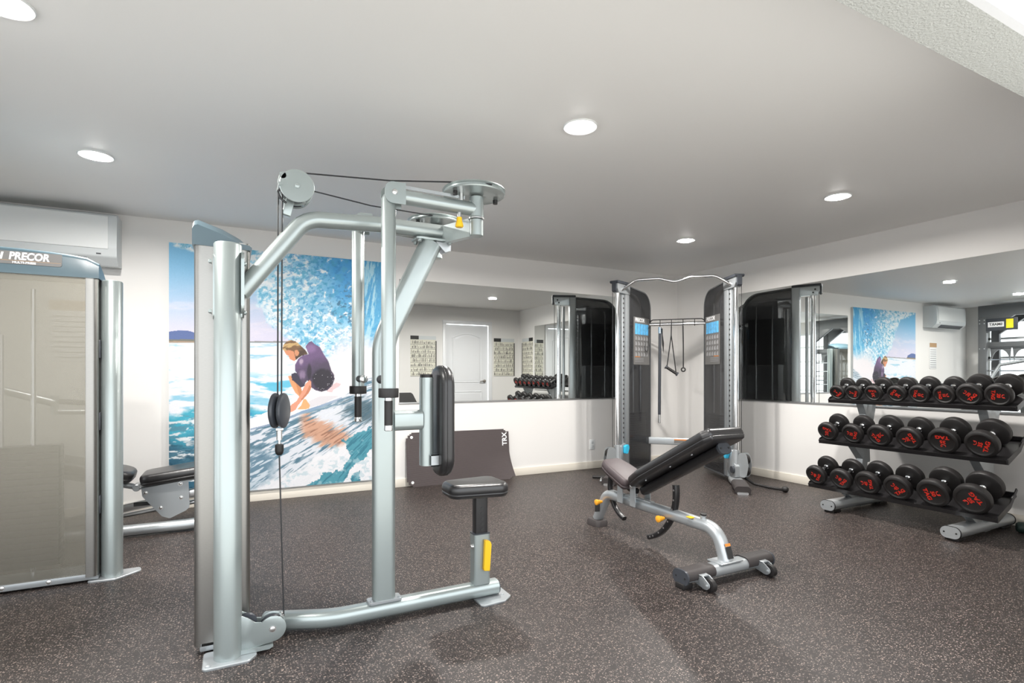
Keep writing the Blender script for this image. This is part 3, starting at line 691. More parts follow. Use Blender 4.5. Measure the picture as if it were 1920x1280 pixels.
# low pulley housing
lob = [(.0, .022)] + [(.118+.052*math.cos(a), .090+.052*math.sin(a)) for a in [math.radians(d) for d in range(-75, 150, 12)]] + [(.052, .128), (.03, .150), (0, .168)]
for y in (2.440, 2.492): MB().prism(lob, (.030, y, 0), X_, Z_, Y_, .007, .001).done('pulley_guard', 'silver', fly)
MB().prism([(.03, .012), (.135, .012), (.15, .020), (.15, .030), (.03, .030)], (0, 2.435, 0), X_, Z_, Y_, .075).done('guard_foot', 'silver', fly)
for p, r in (((.148, 2.47, .090), .048), ((.055, 2.47, .125), .036)):
    MB().lathe([(0, -.010), (r, -.010), (r-.006, -.002), (r-.006, .002), (r, .010), (0, .010)], p, Y_, 36).done('pulley_wheel', 'dplastic', fly)
g = MB(); bolt(g, (.148, 2.440, .090), -Y_, .010, .006); g.box((.182, 2.47, .128), (.012, .03, .020), Matrix.Rotation(math.radians(35), 3, 'Y')); g.done('guard_bolt', 'bolt', fly)
# cables
cb = .0032
def cab(pts, name='cable', r=cb): return MB().tube(pts, r, 8).done(name, 'cable', fly)
cab([(.193, 2.470, .125), (.180, 2.53, .79)])
cab([(.173, 2.53, .94), (.178, 2.565, 1.95)]); cab([(.188, 2.53, .94), (.190, 2.505, 1.95)])
cab([(.185, 2.505, 1.95), (.205, 2.505, 2.000), (.247, 2.505, 2.012), (.62, 2.37, 1.995), (.96, 2.13, 1.966), (1.00, 2.125, 1.962)])
cab([(.185, 2.565, 1.95), (.205, 2.565, 1.999), (.247, 2.565, 2.010), (.31, 2.58, 1.968), (.60, 2.66, 1.962), (.93, 2.68, 1.962)])
cab([(.19, 2.49, 1.94), (.172, 2.49, 1.915), (.180, 2.49, 1.888), (.205, 2.49, 1.87)], 'cable_tail', .005)
# chest pad on its bracket
g = MB(); g.tube([(.675, 2.53, .922), (.812, 2.53, .922)], sec=rrect(.070, .095, .026, 5), up=Z_); g.done('pad_arm', 'silver', fly)
MB().tube([(.838, 2.53, .700), (.838, 2.53, 1.125)], sec=rrect(.072, .062, .027, 5), up=X_).done('pad_post', 'silver', fly)
MB().tube([(.838, 2.53, 1.125), (.838, 2.53, 1.136), (.838, 2.53, 1.141)], sec=rrect(.066, .056, .025, 5), up=X_).done('post_cap', 'rubber', fly)
out = rrect(.215, .54, .100, 10)
cushion(MB(), out, .066, (.882, 2.52, .914), -Y_, Z_, X_, r=.030).done('chest_pad', 'vinyl', fly, sharp=60)
g = MB(); g.bx(.845, .885, 2.475, 2.480, .700, .755).bx(.845, .885, 2.515, 2.520, .700, .755).bx(.845, .885, 2.475, 2.520, .700, .705).bx(.845, .885, 2.475, 2.520, .750, .755); g.done('pad_bracket', 'silver2', fly)
# seat
g = MB(); g.tube([(1.123, 2.53, .08), (1.123, 2.53, .335)], sec=rrect(.070, .088, .014, 4), up=X_)
g.done('seat_sleeve', 'silver', fly)
MB().tube([(1.123, 2.53, .333), (1.123, 2.53, .338)], sec=rrect(.074, .092, .014, 4), up=X_).done('sleeve_collar', 'dplastic', fly)
g = MB(); g.tube([(1.123, 2.53, .20), (1.123, 2.53, .525)], sec=rrect(.050, .068, .008, 3), up=X_); pst = g.done('seat_post', 'blackmetal', fly)
g = MB()
for k in range(5): g.cyl((1.125, 2.5045, .355+k*.027), (1.125, 2.5035, .355+k*.027), .0085, n=14)
g.done('adjustment_hole', 'print_black', pst)
MB().prism(rpoly([(-.020, .012), (.014, .004), (.022, .155), (-.014, .165)], [.006, .006, .02, .006]), (1.140, 2.494, .145), X_, Z_, -Y_, .022, .004).done('seat_lever', 'yellow', fly)
g = MB(); bolt(g, (1.079, 2.52, .272), -X_, .010, .012); g.done('sleeve_bolt', 'bolt', fly)
out = rpoly([(-.155, -.075), (.150, -.128), (.150, .128), (-.155, .105)], .055, 9)
cushion(MB(), out, .072, (1.098, 2.535, .526), X_, Y_, Z_, r=.026).done('seat_pad', 'vinyl', fly, sharp=60)

# ------------------------------------------------------------------ multi-press behind at the left
prs = thing('multi_press_machine', 'steel screened press machine at the left edge with brand plate on blue cap', 'exercise machine', (-.9, 4.1, 0))
PO = V((-.655, 3.68, 0)); tower(prs, PO, -X_, Y_, .86, .215, 'screen')
pc = V((-.603, 3.755, 0)); column(prs, pc, X_, Y_)
g = MB(); plate(g, rpoly([(pc.x-.10, pc.y-.075), (pc.x+.03, pc.y-.085), (pc.x+.135, pc.y+.02), (pc.x+.125, pc.y+.075), (pc.x-.10, pc.y+.07)], .02), 0, .011); g.done('foot_plate', 'silver2', prs)
hg = MB()
for z in (1.28, .88, .42): hg.bx(-.668, -.648, 3.71, 3.75, z-.05, z+.05, .003)
hg.done('hinge', 'dplastic', prs)
g = MB()
for x in (-.87, -1.06, -1.2): bolt(g, (x, 3.70, .032), -Y_, .010, .006)
g.done('rail_bolt', 'bolt', prs)
MB().prism(rpoly([(-1.36, 1.712), (-.808, 1.712), (-.808, 1.778), (-1.36, 1.778)], [.012, .012, .002, .002]), (0, 3.674, 0), X_, Z_, -Y_, .003).done('brand_plate', 'plate_grey', prs)
g = text_bm(MB(), 'PRECOR', .053, (-.862, 3.6705, 1.752), X_, Z_, bold=.0018, shear=.15, align='RIGHT', sx=.82)
for k in range(3): g.prism([(-.012, -.018), (-.003, -.018), (.004, .018), (-.005, .018)], (-1.048-k*.014, 3.671, 1.752), X_, Z_, -Y_, .001)
g.done('brand_lettering', 'print_white', prs)
g = text_bm(MB(), 'MULTI-PRESS', .014, (-.963, 3.6705, 1.7205), X_, Z_, bold=.0004, align='CENTER', sx=1.2); g.done('model_lettering', 'print_white', prs)
MB().prism([(-1.36, 1.729), (-.812, 1.729), (-.812, 1.7305), (-1.36, 1.7305)], (0, 3.6712, 0), X_, Z_, -Y_, .0006).done('copper_rule', 'gold', prs)
# seat carriage
yy = 4.66
MB().tube([(-1.75, 4.60, .045), (-.30, 4.60, .045), (-.10, 4.60, .055)], .040, 20).done('floor_tube', 'silver2', prs)
MB().tube([(-.16, 4.42, .035), (-.16, 4.80, .035)], .035, 18).done('cross_foot', 'silver2', prs)
MB().tube([(-.16, 4.60, .04), (-.16, 4.60, .20)], .035, 18).done('end_post', 'silver2', prs)
MB().tube([(-1.70, 4.66, .02), (-.14, 4.66, .285)], sec=rrect(.05, .055, .008, 3), up=Z_).done('guide_rail', 'satin', prs)
MB().tube([(-1.70, 4.72, -.0+.01), (-.14, 4.72, .195)], .016, 14).done('brace_rail', 'satin', prs)
g = MB(); g.prism(rpoly([(-.572, .345), (-.285, .375), (-.277, .170), (-.30, .148), (-.40, .102), (-.448, .122), (-.566, .275)], [.004, .004, .012, .02, .02, .02, .03]), (0, 4.60, 0), X_, Z_, Y_, .010, .002)
side = g.done('carriage_plate', 'silver2', prs)
g = MB()
for x, z in ((-.545, .300), (-.335, .345), (-.330, .245), (-.455, .185)): bolt(g, (x, 4.60, z), -Y_, .011, .008)
g.done('plate_bolt', 'bolt', side)
g = MB(); g.bx(-.62, -.50, 4.628, 4.6335, .205, .232); g.done('rail_slot', 'print_black', prs)
g = MB(); g.tube([(-.585, 4.66, .335), (-.18, 4.66, .385)], sec=rrect(.12, .022, .008, 3), up=Z_); g.done('seat_frame', 'silver2', prs)
tl = Matrix.Rotation(math.radians(-7), 3, 'Y')
cushion(MB(), rpoly([(-.24, -.16), (.24, -.19), (.24, .19), (-.24, .16)], .07, 8), .085, (-.335, 4.68, .375), tl@X_, Y_, tl@Z_, r=.030).done('seat_pad', 'vinyl', prs, sharp=60)
tr_ = Matrix.Rotation(math.radians(16), 3, 'Y')
cushion(MB(), rrect(.78, .32, .09, 8), .085, tuple(V((-.62, 4.68, .370)) - (tr_@X_)*.40), tr_@X_, Y_, tr_@Z_, r=.034).done('back_pad', 'vinyl', prs, sharp=60)
g = MB(); g.tube([(-1.35, 4.64, .545), (-.62, 4.64, .345)], .020, 14).cyl((-.60, 4.60, .338), (-.60, 4.72, .338), .024, n=16, bev=.003); g.done('back_frame', 'silver2', prs)
MB().cyl((-1.05, 4.60, .960), (-.70, 4.64, .925), .017, n=18, bev=.002).done('hand_grip', 'rubber', prs)
MB().cyl((-.702, 4.64, .9252), (-.686, 4.642, .9236), .018, n=18, bev=.002).done('grip_end', 'chrome', prs)
g = MB(); g.cyl((-1.05, 4.60, .89), (-.72, 4.66, .878), .018, n=16, bev=.003).cyl((-1.05, 4.6, .87), (-1.05, 4.6, 1.0), .022, n=16).tube([(-1.05, 4.6, .95), (-1.35, 4.6, 1.05), (-1.45, 4.5, 1.3), (-1.45, 4.0, 1.4), (-1.45, 3.9, 1.4)], .028, 16); g.done('press_arm', 'silver2', prs)
# ------------------------------------------------------------------ corner cable machine
GA = math.radians(-46)
gl = thing('cable_crossover_machine', 'twin tower cable machine with smoked shrouds standing across the corner', 'exercise machine', (4.20, 4.34, 0), (0, 0, GA))
GM = wm(gl); gp = lambda x, y, z=0: GM @ V((x, y, z))
gd = lambda x, y, z=0: (GM.to_3x3() @ V((x, y, z)))
for s in (-1, 1):
    front = V((s*.600, 0, 0)); back = V((s*.325, .70, 0)); dr = (back-front).normalized(); out_ = V((s, 0, 0)); nrm = V((dr.y*s, -dr.x*s, 0)) if True else None
    nrm = V((-s*dr.y, s*dr.x, 0))          # horizontal, pointing to the machine's inside (facing the viewer)
    if nrm.x*s > 0: nrm = -nrm
    F = lambda a, b, z: GM @ (front + dr*a + nrm*b + Z_*z)
    du, dn = gd(*dr), gd(*nrm)
    # shroud shell: side plate with big rounded rear top corner, plus rim
    prof = rpoly([(.20, .06), (.74, .06), (.74, 2.09), (.20, 2.135)], [.004, .02, .20, .01], 10)
    MB().prism(prof, F(0, .022, 0), du, Z_, dn, .006).done('shroud', 'smoke', gl)
    MB().prism(prof, F(0, -.085, 0), du, Z_, dn, .006).done('shroud', 'smoke', gl)
    rim = rpoly([(.20, .06), (.74, .06), (.74, 2.09), (.20, 2.135)], [.004, .02, .20, .01], 10)
    n_ = len(rim); g = MB()
    ins = rpoly([(.205, .065), (.727, .065), (.727, 2.077), (.205, 2.122)], [.004, .02, .19, .01], 10)
    A = [[F(p[0], b, p[1]) for p in rim] for b in (-.090, .032)]; B = [[F(p[0], b, p[1]) for p in ins] for b in (.032, -.090)]
    g.rings([A[0], A[1], B[0], B[1]], closed=True); g.done('shroud_rim', 'greyrack', gl)
    # front frame: steel upright with holes, chrome guide rod
    g = MB(); g.prism([(.125, .06), (.205, .06), (.205, 2.13), (.125, 2.13)], F(0, -.085, 0), du, Z_, dn, .112, .006); up_ = g.done('upright', 'silver2', gl)
    g = MB(); g.prism([(.045, .12), (.075, .12), (.075, 2.02), (.045, 2.02)], F(0, -.012, 0), du, Z_, dn, .045, .003); rail = g.done('adjustment_rail', 'silver2', gl)
    h_ = MB()
    fn = gd(*V((-s*.25, -1, 0)).normalized())
    for k in range(30):
        z = .44 + k*.053; h_.lathe([(0, 0), (.0115, 0), (.0115, .002), (0, .002)], F(.060, .0335, z), dn, 8)
    h_.done('rail_hole', 'print_black', rail)
    MB().cyl(F(-.005, -.002, .10), F(-.005, -.002, 2.06), .0265, n=24).done('guide_column', 'chrome', gl)
    MB().cyl(F(-.068, -.03, .15), F(-.068, -.03, 2.08), .003, n=8).done('cable', 'cable', gl)
    g = MB(); g.prism(rpoly([(-.075, 2.075), (-.045, 2.035), (.21, 2.035), (.21, 2.145), (-.075, 2.145)], [.02, .02, .002, .002, .004]), F(0, -.035, 0), du, Z_, dn, .07, .003)
    hb = g.done('head_bracket', 'silver2', gl)
    g = MB(); g.prism(rpoly([(-.095, 2.135), (.21, 2.135), (.21, 2.162), (-.095, 2.162)], .010), F(0, -.05, 0), du, Z_, dn, .10, .004)
    g.prism(rpoly([(-.095, 2.05), (-.072, 2.03), (-.072, 2.15), (-.095, 2.15)], .01), F(0, -.025, 0), du, Z_, dn, .05, .003); g.done('head_cover', 'dplastic', gl)
    g = MB()
    for a, z in ((-.03, 2.10), (-.01, 2.065)): g.lathe([(0, 0), (.010, 0), (.010, .003), (0, .003)], F(a, -.036, z), -dn, 12)
    g.done('bracket_hole', 'print_black', hb)
    # weight stack and rods inside the shroud
    g = MB()
    for k in range(22): g.prism([(.36, .10+k*.027), (.66, .10+k*.027), (.66, .124+k*.027), (.36, .124+k*.027)], F(0, -.075, 0), du, Z_, dn, .085)
    g.done('weight_stack', 'blackmetal', gl)
    for a in (.42, .60): MB().cyl(F(a, -.032, .05), F(a, -.032, 1.95), .011, n=12).done('guide_rod', 'chrome', gl)
    MB().prism([(.205, .045), (.74, .045), (.74, .062), (.205, .062)], F(0, -.085, 0), du, Z_, dn, .112, .003).done('stack_base', 'greyrack', gl)
    # instruction placard on the inner face
    y0 = .0295
    ph = MB().prism(rpoly([(.30, 1.25), (.70, 1.25), (.70, 1.80), (.30, 1.80)], .01), F(0, y0, 0), du, Z_, dn, .002).done('placard', 'plate_grey', gl)
    # the reading direction across the placard as seen from inside
    rd = du if s < 0 else -du
    g = text_bm(MB(), 'PRECOR', .062, F(.50 - .05*(1 if s < 0 else -1), y0+.003, 1.765), rd, Z_, bold=.002, shear=.15); g.done('placard_brand', 'print_white', ph)
    g = MB()
    for k in range(5): g.prism([(.335+k*.068, 1.60), (.395+k*.068, 1.60), (.395+k*.068, 1.725), (.335+k*.068, 1.725)], F(0, y0+.0025, 0), du, Z_, dn, .001)
    g.done('placard_photo', mat('placard_blue', (.12, .45, .78), .5, var=.6, vscale=30), ph)
    g = MB()
    for r_ in range(4):
        for k in range(5):
            x = .345+k*.068; z = 1.555-r_*.062
            g.prism([(x, z-.02), (x+.012+.006*(k % 2), z-.02), (x+.016, z+.022), (x+.006, z+.026)], F(0, y0+.0025, 0), du, Z_, dn, .001)
            g.prism([(x+.026, z-.018), (x+.04, z-.018), (x+.034, z+.015), (x+.027, z+.015)], F(0, y0+.0025, 0), du, Z_, dn, .001)
    for r_ in range(3): g.prism([(.335, 1.285+r_*.018), (.55, 1.285+r_*.018), (.55, 1.289+r_*.018), (.335, 1.289+r_*.018)], F(0, y0+.0025, 0), du, Z_, dn, .001)
    g.done('placard_figure', mat('placard_ink', (.42, .42, .43), .5), ph)
    MB().prism([(.335, 1.338), (.46, 1.338), (.46, 1.344), (.335, 1.344)], F(0, y0+.0025, 0), du, Z_, dn, .001).done('placard_rule', 'orange', ph)
    # sliding pulley carriage low on the rail
    g = MB(); zc = .36
    g.tube([F(-.005, -.002, .16), F(-.005, -.002, .36)], .038, 24); g.prism(rpoly([(-.02, .14), (.09, .14), (.09, .38), (-.02, .36)], .02), F(0, .03, 0), du, Z_, dn, .02, .003)
    car = g.done('pulley_carriage', 'silver2', gl)
    pd = gd(-s*.35*0+s*.75, -.66, 0)
    cpos = F(-.075, -.055, .215); ax = pd.cross(Z_).normalized()
    g = MB()
    for q in (-.028, .024): g.loft(rpoly([(-.05, -.125), (.045, -.125), (.07, 0), (.045, .125), (-.05, .125)], .045, 8), [(0, 0), (0, .004)], cpos + ax*q, pd, Z_, ax)
    g.done('pulley_cheek', 'silver2', car)
    MB().lathe([(0, -.016), (.05, -.016), (.05, .016), (0, .016)], cpos+pd*.012+Z_*.06, ax, 28).done('pulley_wheel', 'rubber', car)
    MB().lathe([(0, -.016), (.05, -.016), (.05, .016), (0, .016)], cpos+pd*.012-Z_*.06, ax, 28).done('pulley_wheel', 'rubber', car)
    hp = F(.055, .055, .315)
    MB().prism(rpoly([(-.036, -.045), (.012, -.052), (.050, .012), (.030, .048), (-.040, .036)], .012), hp, rd, Z_, dn, .03, .006).done('carriage_lever', 'cyan', car)
    # foot
    fx = s*.625
    MB().tube([gp(s*.600, .30, .045), gp(s*.600, .02, .045), gp(fx, -.18, .04)], sec=rrect(.13, .07, .03, 5), up=Z_).done('floor_leg', 'silver2', gl)
    MB().tube([gp(fx-.006*s, -.16, .044), gp(fx+.004*s, -.40, .044), gp(fx+.006*s, -.455, .042), gp(fx+.008*s, -.485, .038)], sec=rrect(.145, .082, .036, 6), up=Z_).done('foot_cover', 'rubtop', gl)
    MB().tube([gp(fx+.006*s, -.47, .012), gp(fx+.008*s, -.50, .012)], sec=rrect(.10, .022, .008, 3), up=Z_).done('foot_glide', 'satin', gl)
    g = MB(); g.prism(rpoly([(.0, .08), (.12, .08), (.12, .22), (.07, .26), (.0, .20)], .02), F(-.06, -.02, 0), du, Z_, dn, .05, .004)
    g.done('base_bracket', 'silver2', gl)
    MB().lathe([(0, -.012), (.035, -.012), (.035, .012), (0, .012)], F(-.02, .042, .16), dn, 24).done('base_pulley', 'dplastic', gl)
# chin-up bar
pts = [(-.575, .03, 2.055), (-.555, .0, 2.07), (-.40, -.03, 2.165), (-.16, -.03, 2.165), (0, -.03, 2.120), (.16, -.03, 2.165), (.40, -.03, 2.165), (.555, .0, 2.07), (.575, .03, 2.055)]
MB().tube([gp(*p) for p in path(pts, .14, 6)], .016, 18).done('chin_up_bar', 'chrome', gl)
# rear cross members
MB().tube([gp(-.36, .67, 1.735), gp(.36, .67, 1.735)], .022, 18).done('accessory_rail', 'chrome', gl)
MB().tube([gp(*p) for p in path([(-.34, .67, 1.745), (-.28, .67, 1.79), (.28, .67, 1.79), (.34, .67, 1.745)], .03, 5)], .006, 10).done('rail_hoop', 'blackmetal', gl)
for x in (-.19, -.06, .07, .20):
    MB().tube([gp(x, .655, 1.79), gp(x, .64, 1.76), gp(x, .635, 1.715), gp(x, .615, 1.705), gp(x, .60, 1.725)], .004, 8).done('rail_hook', 'blackmetal', gl)
MB().tube([gp(-.36, .66, .345), gp(.36, .66, .345)], sec=rrect(.04, .085, .01, 3), up=Z_).done('lower_cross_bar', 'silver2', gl)
q = MB().prism([(-.03, .325), (.12, .325), (.12, .372), (-.03, .372)], gp(0, .639, 0), gd(1, 0), Z_, gd(0, -1), .002).done('warning_label', 'plate_grey', gl)
MB().prism([(-.03, .361), (.12, .361), (.12, .372), (-.03, .372)], gp(0, .6365, 0), gd(1, 0), Z_, gd(0, -1), .001).done('warning_band', 'orange', q)
# things hanging on the rail
def hung(name, label, cat, x): return thing(name, label, cat, gp(x, .615, 1.705))
t = hung('straight_bar_attachment', 'long straight dark bar attachment hanging from the rear rail of the cable tower', 'cable attachment', -.19)
MB().cyl(gp(-.190, .610, 1.700), gp(-.190, .610, 1.62), .018, n=16, bev=.003).done('bar_end', 'chrome', t)
MB().cyl(gp(-.190, .610, 1.625), gp(-.197, .610, .66), .017, n=16).done('bar_sleeve', 'dplastic', t)
MB().cyl(gp(-.197, .610, .665), gp(-.198, .610, .56), .013, n=16, bev=.003).done('bar_end', 'chrome', t)
MB().tube([gp(-.165, .60, 1.68), gp(-.160, .60, 1.50), gp(-.150, .60, 1.38), gp(-.15, .60, 1.50), gp(-.172, .60, 1.68)], .006, 8).done('strap', 'blackmetal', t)
t = hung('strap_handle', 'stirrup handle on a strap hanging in the middle of the rear rail', 'cable attachment', -.06)
MB().tube([gp(-.06, .605, 1.705), gp(-.062, .605, 1.60), gp(-.11, .59, 1.22)], .006, 8).tube([gp(-.062, .605, 1.60), gp(-.005, .605, 1.14)], .006, 8).done('strap', 'blackmetal', t)
MB().cyl(gp(-.12, .59, 1.225), gp(.005, .605, 1.14), .017, n=14, bev=.002).done('grip', 'rubber', t)
g = MB(); g.lathe([(0, -.008), (.024, -.008), (.024, .008), (0, .008)], gp(-.12, .59, 1.225), gd(.8, .1, -.55), 16); g.lathe([(0, -.008), (.024, -.008), (.024, .008), (0, .008)], gp(.005, .605, 1.14), gd(.8, .1, -.55), 16); g.done('grip_disc', 'dplastic', t)
t = hung('ring_strap', 'thin strap ending in a small ring hanging at the right of the rear rail', 'cable attachment', .07)
MB().tube([gp(.07, .605, 1.705), gp(.074, .605, 1.45), gp(.074, .605, 1.22)], .007, 8).done('strap', 'blackmetal', t)
cen = gp(.074, .600, 1.193); MB().tube([cen + gd(math.cos(a)*.021, 0, 0) + Z_*math.sin(a)*.021 for a in [2*PI*k/20 for k in range(20)]], .008, 10, up=gd(0, 1, 0), closed=True).done('ring', 'rubber', t)
t = hung('loop_strap', 'black looped strap hanging against the left smoked tower', 'cable attachment', -.335)
MB().tube([gp(*p) for p in path([(-.325, .62, 1.70), (-.36, .55, 1.60), (-.36, .52, 1.42), (-.325, .52, 1.40), (-.31, .56, 1.50), (-.32, .62, 1.70)], .05, 5)], .006, 8).done('strap', 'blackmetal', t)
# rope on the floor at the right foot
t = thing('tricep_rope', 'black twisted rope with knob end lying on the floor beside the cable machine', 'cable attachment', (4.72, 3.65, 0))
rp = path([(4.665, 3.93, .15), (4.675, 3.86, .085), (4.69, 3.74, .030), (4.715, 3.60, .020), (4.745, 3.46, .020)], .08, 8)
def resample(P, n):
    d = [0]
    for a, b in zip(P, P[1:]): d.append(d[-1]+(b-a).length)
    o = []
    for k in range(n):
        s_ = d[-1]*k/(n-1); i = max(j for j in range(len(d)) if d[j] <= s_+1e-9); i = min(i, len(P)-2); o.append(P[i].lerp(P[i+1], (s_-d[i])/(d[i+1]-d[i])))
    return o
rs = resample(rp[6:], 90); g = MB()
for ph in (0, PI*2/3, PI*4/3):
    st = []
    for i, p in enumerate(rs):
        tdir = (rs[min(i+1, 89)]-rs[max(i-1, 0)]).normalized(); sd = tdir.cross(Z_).normalized(); uu = sd.cross(tdir); a = ph + i*.55
        st.append(p + (sd*math.cos(a)+uu*math.sin(a))*.007)
    g.tube(st, .0085, 8)
g.done('twisted_rope', 'rubber', t)
MB().lathe([(.012, 0), (.026, .008), (.030, .025), (.028, .045), (.018, .056), (0, .058)], (4.743, 3.468, .028), V((.1, -.5, 0)).normalized(), 20).done('rope_knob', 'rubber', t)
g = MB(); g.tube([(4.665, 3.93, .19), (4.668, 3.915, .15), (4.675, 3.89, .12)], .008, 10); g.tube([(4.655, 3.95, .235), (4.675, 3.935, .21), (4.660, 3.925, .18)], .006, 8); g.done('carabiner', 'nickel', t)
# grips lying by the left foot
t = thing('cable_grip_handle', 'black cable grip lying on the floor behind the bench seat', 'cable attachment', (3.62, 4.86, 0))
MB().cyl((3.48, 4.83, .025), (3.70, 4.66, .025), .017, n=14, bev=.003).done('grip', 'rubber', t)
MB().tube([(3.52, 4.72, .02), (3.44, 4.62, .02), (3.47, 4.56, .02), (3.56, 4.58, .02)], .016, 12).done('curved_handle', 'chrome', t)

# ------------------------------------------------------------------ adjustable bench
bx_ = 2.46
bn = thing('adjustable_bench', 'adjustable weight bench with raised black back pad and silver frame', 'weight bench', (bx_, 2.75, 0))
sec = rrect(.072, .072, .030, 6)
pts = path([(bx_, 3.345, .055), (bx_, 3.285, .165), (bx_, 3.19, .262), (bx_, 2.85, .262), (bx_, 2.34, .245), (bx_, 2.185, .175), (bx_, 2.145, .085)], [.0, .12, .12, .3, .22, .15], 10)
pts = path([(bx_, 3.345, .052), (bx_, 3.225, .262), (bx_, 2.205, .258), (bx_, 2.145, .085)], [.0, .10, .20], 14)
MB().tube(pts, sec=sec, up=X_).done('main_frame', 'silver2', bn)
g = MB(); g.loft(rrect(.115, .150, .035, 5, bx_, 3.352), [(0, 0), (0, .030), (.008, .045), (.02, .050)]); g.done('rear_foot', 'rubtop', bn)
# decals on the frame
def on_frame(y0, z0, y1, z1, w, name, m, off):
    a, b = V((bx_, y0, z0)), V((bx_, y1, z1)); t_ = (b-a).normalized(); n_ = X_.cross(t_)
    if n_.z < 0: n_ = -n_
    MB().prism([(-w/2, 0), (w/2, 0), (w/2, (b-a).length), (-w/2, (b-a).length)], a+n_*off, X_, t_, n_, .0015).done(name, m, bn)
on_frame(2.147, .104, 2.168, .165, .040, 'safety_label', 'print_black', .0370); on_frame(2.169, .167, 2.174, .181, .040, 'warning_label', 'orange', .0375)
on_frame(3.325, .085, 3.275, .172, .036, 'rear_label', 'print_black', -.0385) if False else None
MB().prism([(-.030, 0), (.030, 0), (.030, .085), (-.030, .085)], (bx_-.0375, 3.300, .115), V((0, .866*0+.4, -.1)).normalized(), Z_, -X_, .0015).done('rear_label', 'print_black', bn)
# front cross foot with rubber sleeves, caps and wheels
cy, czz = 2.150, .062
MB().tube([(bx_-.335, cy, czz), (bx_+.335, cy, czz)], sec=rrect(.100, .066, .032, 6), up=Z_).done('front_cross_foot', 'silver2', bn)
for s in (-1, 1):
    MB().tube([(bx_+s*.13, cy, czz+.006), (bx_+s*.330, cy, czz+.006)], sec=rrect(.108, .066, .032, 6), up=Z_).done('rubber_sleeve', 'rubtop', bn)
    e = MB().tube([(bx_+s*.330, cy, czz), (bx_+s*.338, cy, czz), (bx_+s*.341, cy, czz)], sec=rrect(.112, .078, .034, 6), up=Z_).done('end_cap', 'dplastic', bn)
    g = MB()
    for q in (-.032, .032): g.cyl((bx_+s*.341, cy+q, czz), (bx_+s*.343, cy+q, czz), .005, n=10)
    g.done('cap_screw', 'print_black', e)
    MB().bx(bx_+s*.315-.035, bx_+s*.315+.035, cy-.03, cy+.03, 0, .030, .004).done('floor_pad', 'rubber', bn)
    wx = bx_+s*.235; g = MB()
    for q in (-.026, .020): g.prism(rpoly([(-.03, .035), (.072, .010), (.105, .040), (.05, .075), (-.03, .085)], [.01, .026, .028, .02, .01]), (wx+q, cy-.03, 0), -Y_, Z_, X_, .006, .001)
    bolt(g, (wx-.026, cy-.108, .036), -X_, .008, .006); g.bx(wx-.026, wx+.026, cy-.075, cy-.02, .068, .078, .003)
    wh = g.done('wheel_bracket', 'silver2', bn)
    MB().lathe([(0, -.015), (.022, -.016), (.033, -.013), (.034, 0), (.033, .013), (.022, .016), (0, .015)], (wx, cy-.108, .0345), X_, 32).done('transport_wheel', 'rubber', wh)
g = MB(); g.bx(bx_-.085, bx_+.085, cy-.050, cy+.055, .094, .102, .003)
for x in (-.07, .07): bolt(g, (bx_+x, cy+.03*(1 if x > 0 else -1), .102), Z_, .007, .006)
g.done('frame_flange', 'silver2', bn)
MB().cyl((bx_, 2.315, .275), (bx_, 2.312, .312), .017, n=20, bev=.003).done('post_socket', 'silver2', bn); MB().cyl((bx_, 2.312, .313), (bx_, 2.311, .322), .018, n=20).done('socket_bumper', 'rubber', bn)
MB().bx(bx_-.05, bx_-.015, 2.36, 2.40, .286, .292, .002).done('index_mark', 'yellow', bn)
for p, d in (((bx_-.035, 3.25, .200), V((-1, .0, .0))), ((bx_-.036, 2.60, .232), V((-1, 0, 0)))):
    g = MB(); g.lathe([(.010, 0), (.010, .014), (.015, .017), (.016, .030), (.021, .040), (.021, .052), (.012, .056), (0, .056)], p, d, 24); g.done('pull_knob', 'amber', bn)
# hinge brackets
PV = V((bx_, 2.865, .385))
for x in (-.068, .062):
    g = MB(); g.prism(rpoly([(-.028, .25), (.028, .25), (.024, .405), (-.024, .405)], [.004, .004, .02, .02]), (bx_+x, PV.y, 0), Y_, Z_, X_, .006); g.done('hinge_bracket', 'silver2', bn)
    g = MB(); g.prism(rpoly([(-.028, .25), (.028, .25), (.024, .405), (-.024, .405)], [.004, .004, .02, .02]), (bx_+x, PV.y+.135, 0), Y_, Z_, X_, .006)
    g.done('hinge_bracket', 'silver2', bn)
g = MB(); g.cyl(PV-X_*.082, PV+X_*.082, .012, n=16); bolt(g, PV-X_*.082, -X_, .011, .006); g.cyl(PV+V((-.08, .135, 0)), PV+V((.08, .135, 0)), .010, n=14); bolt(g, PV+V((-.08, .135, 0)), -X_, .010, .006); g.done('hinge_pin', 'bolt', bn)
MB().prism([(-.06, .286), (.22, .286), (.20, .300), (-.05, .300)], (bx_-.02, 2.80, 0), Y_, Z_, X_, .04, .002).done('saddle_plate', 'silver2', bn)
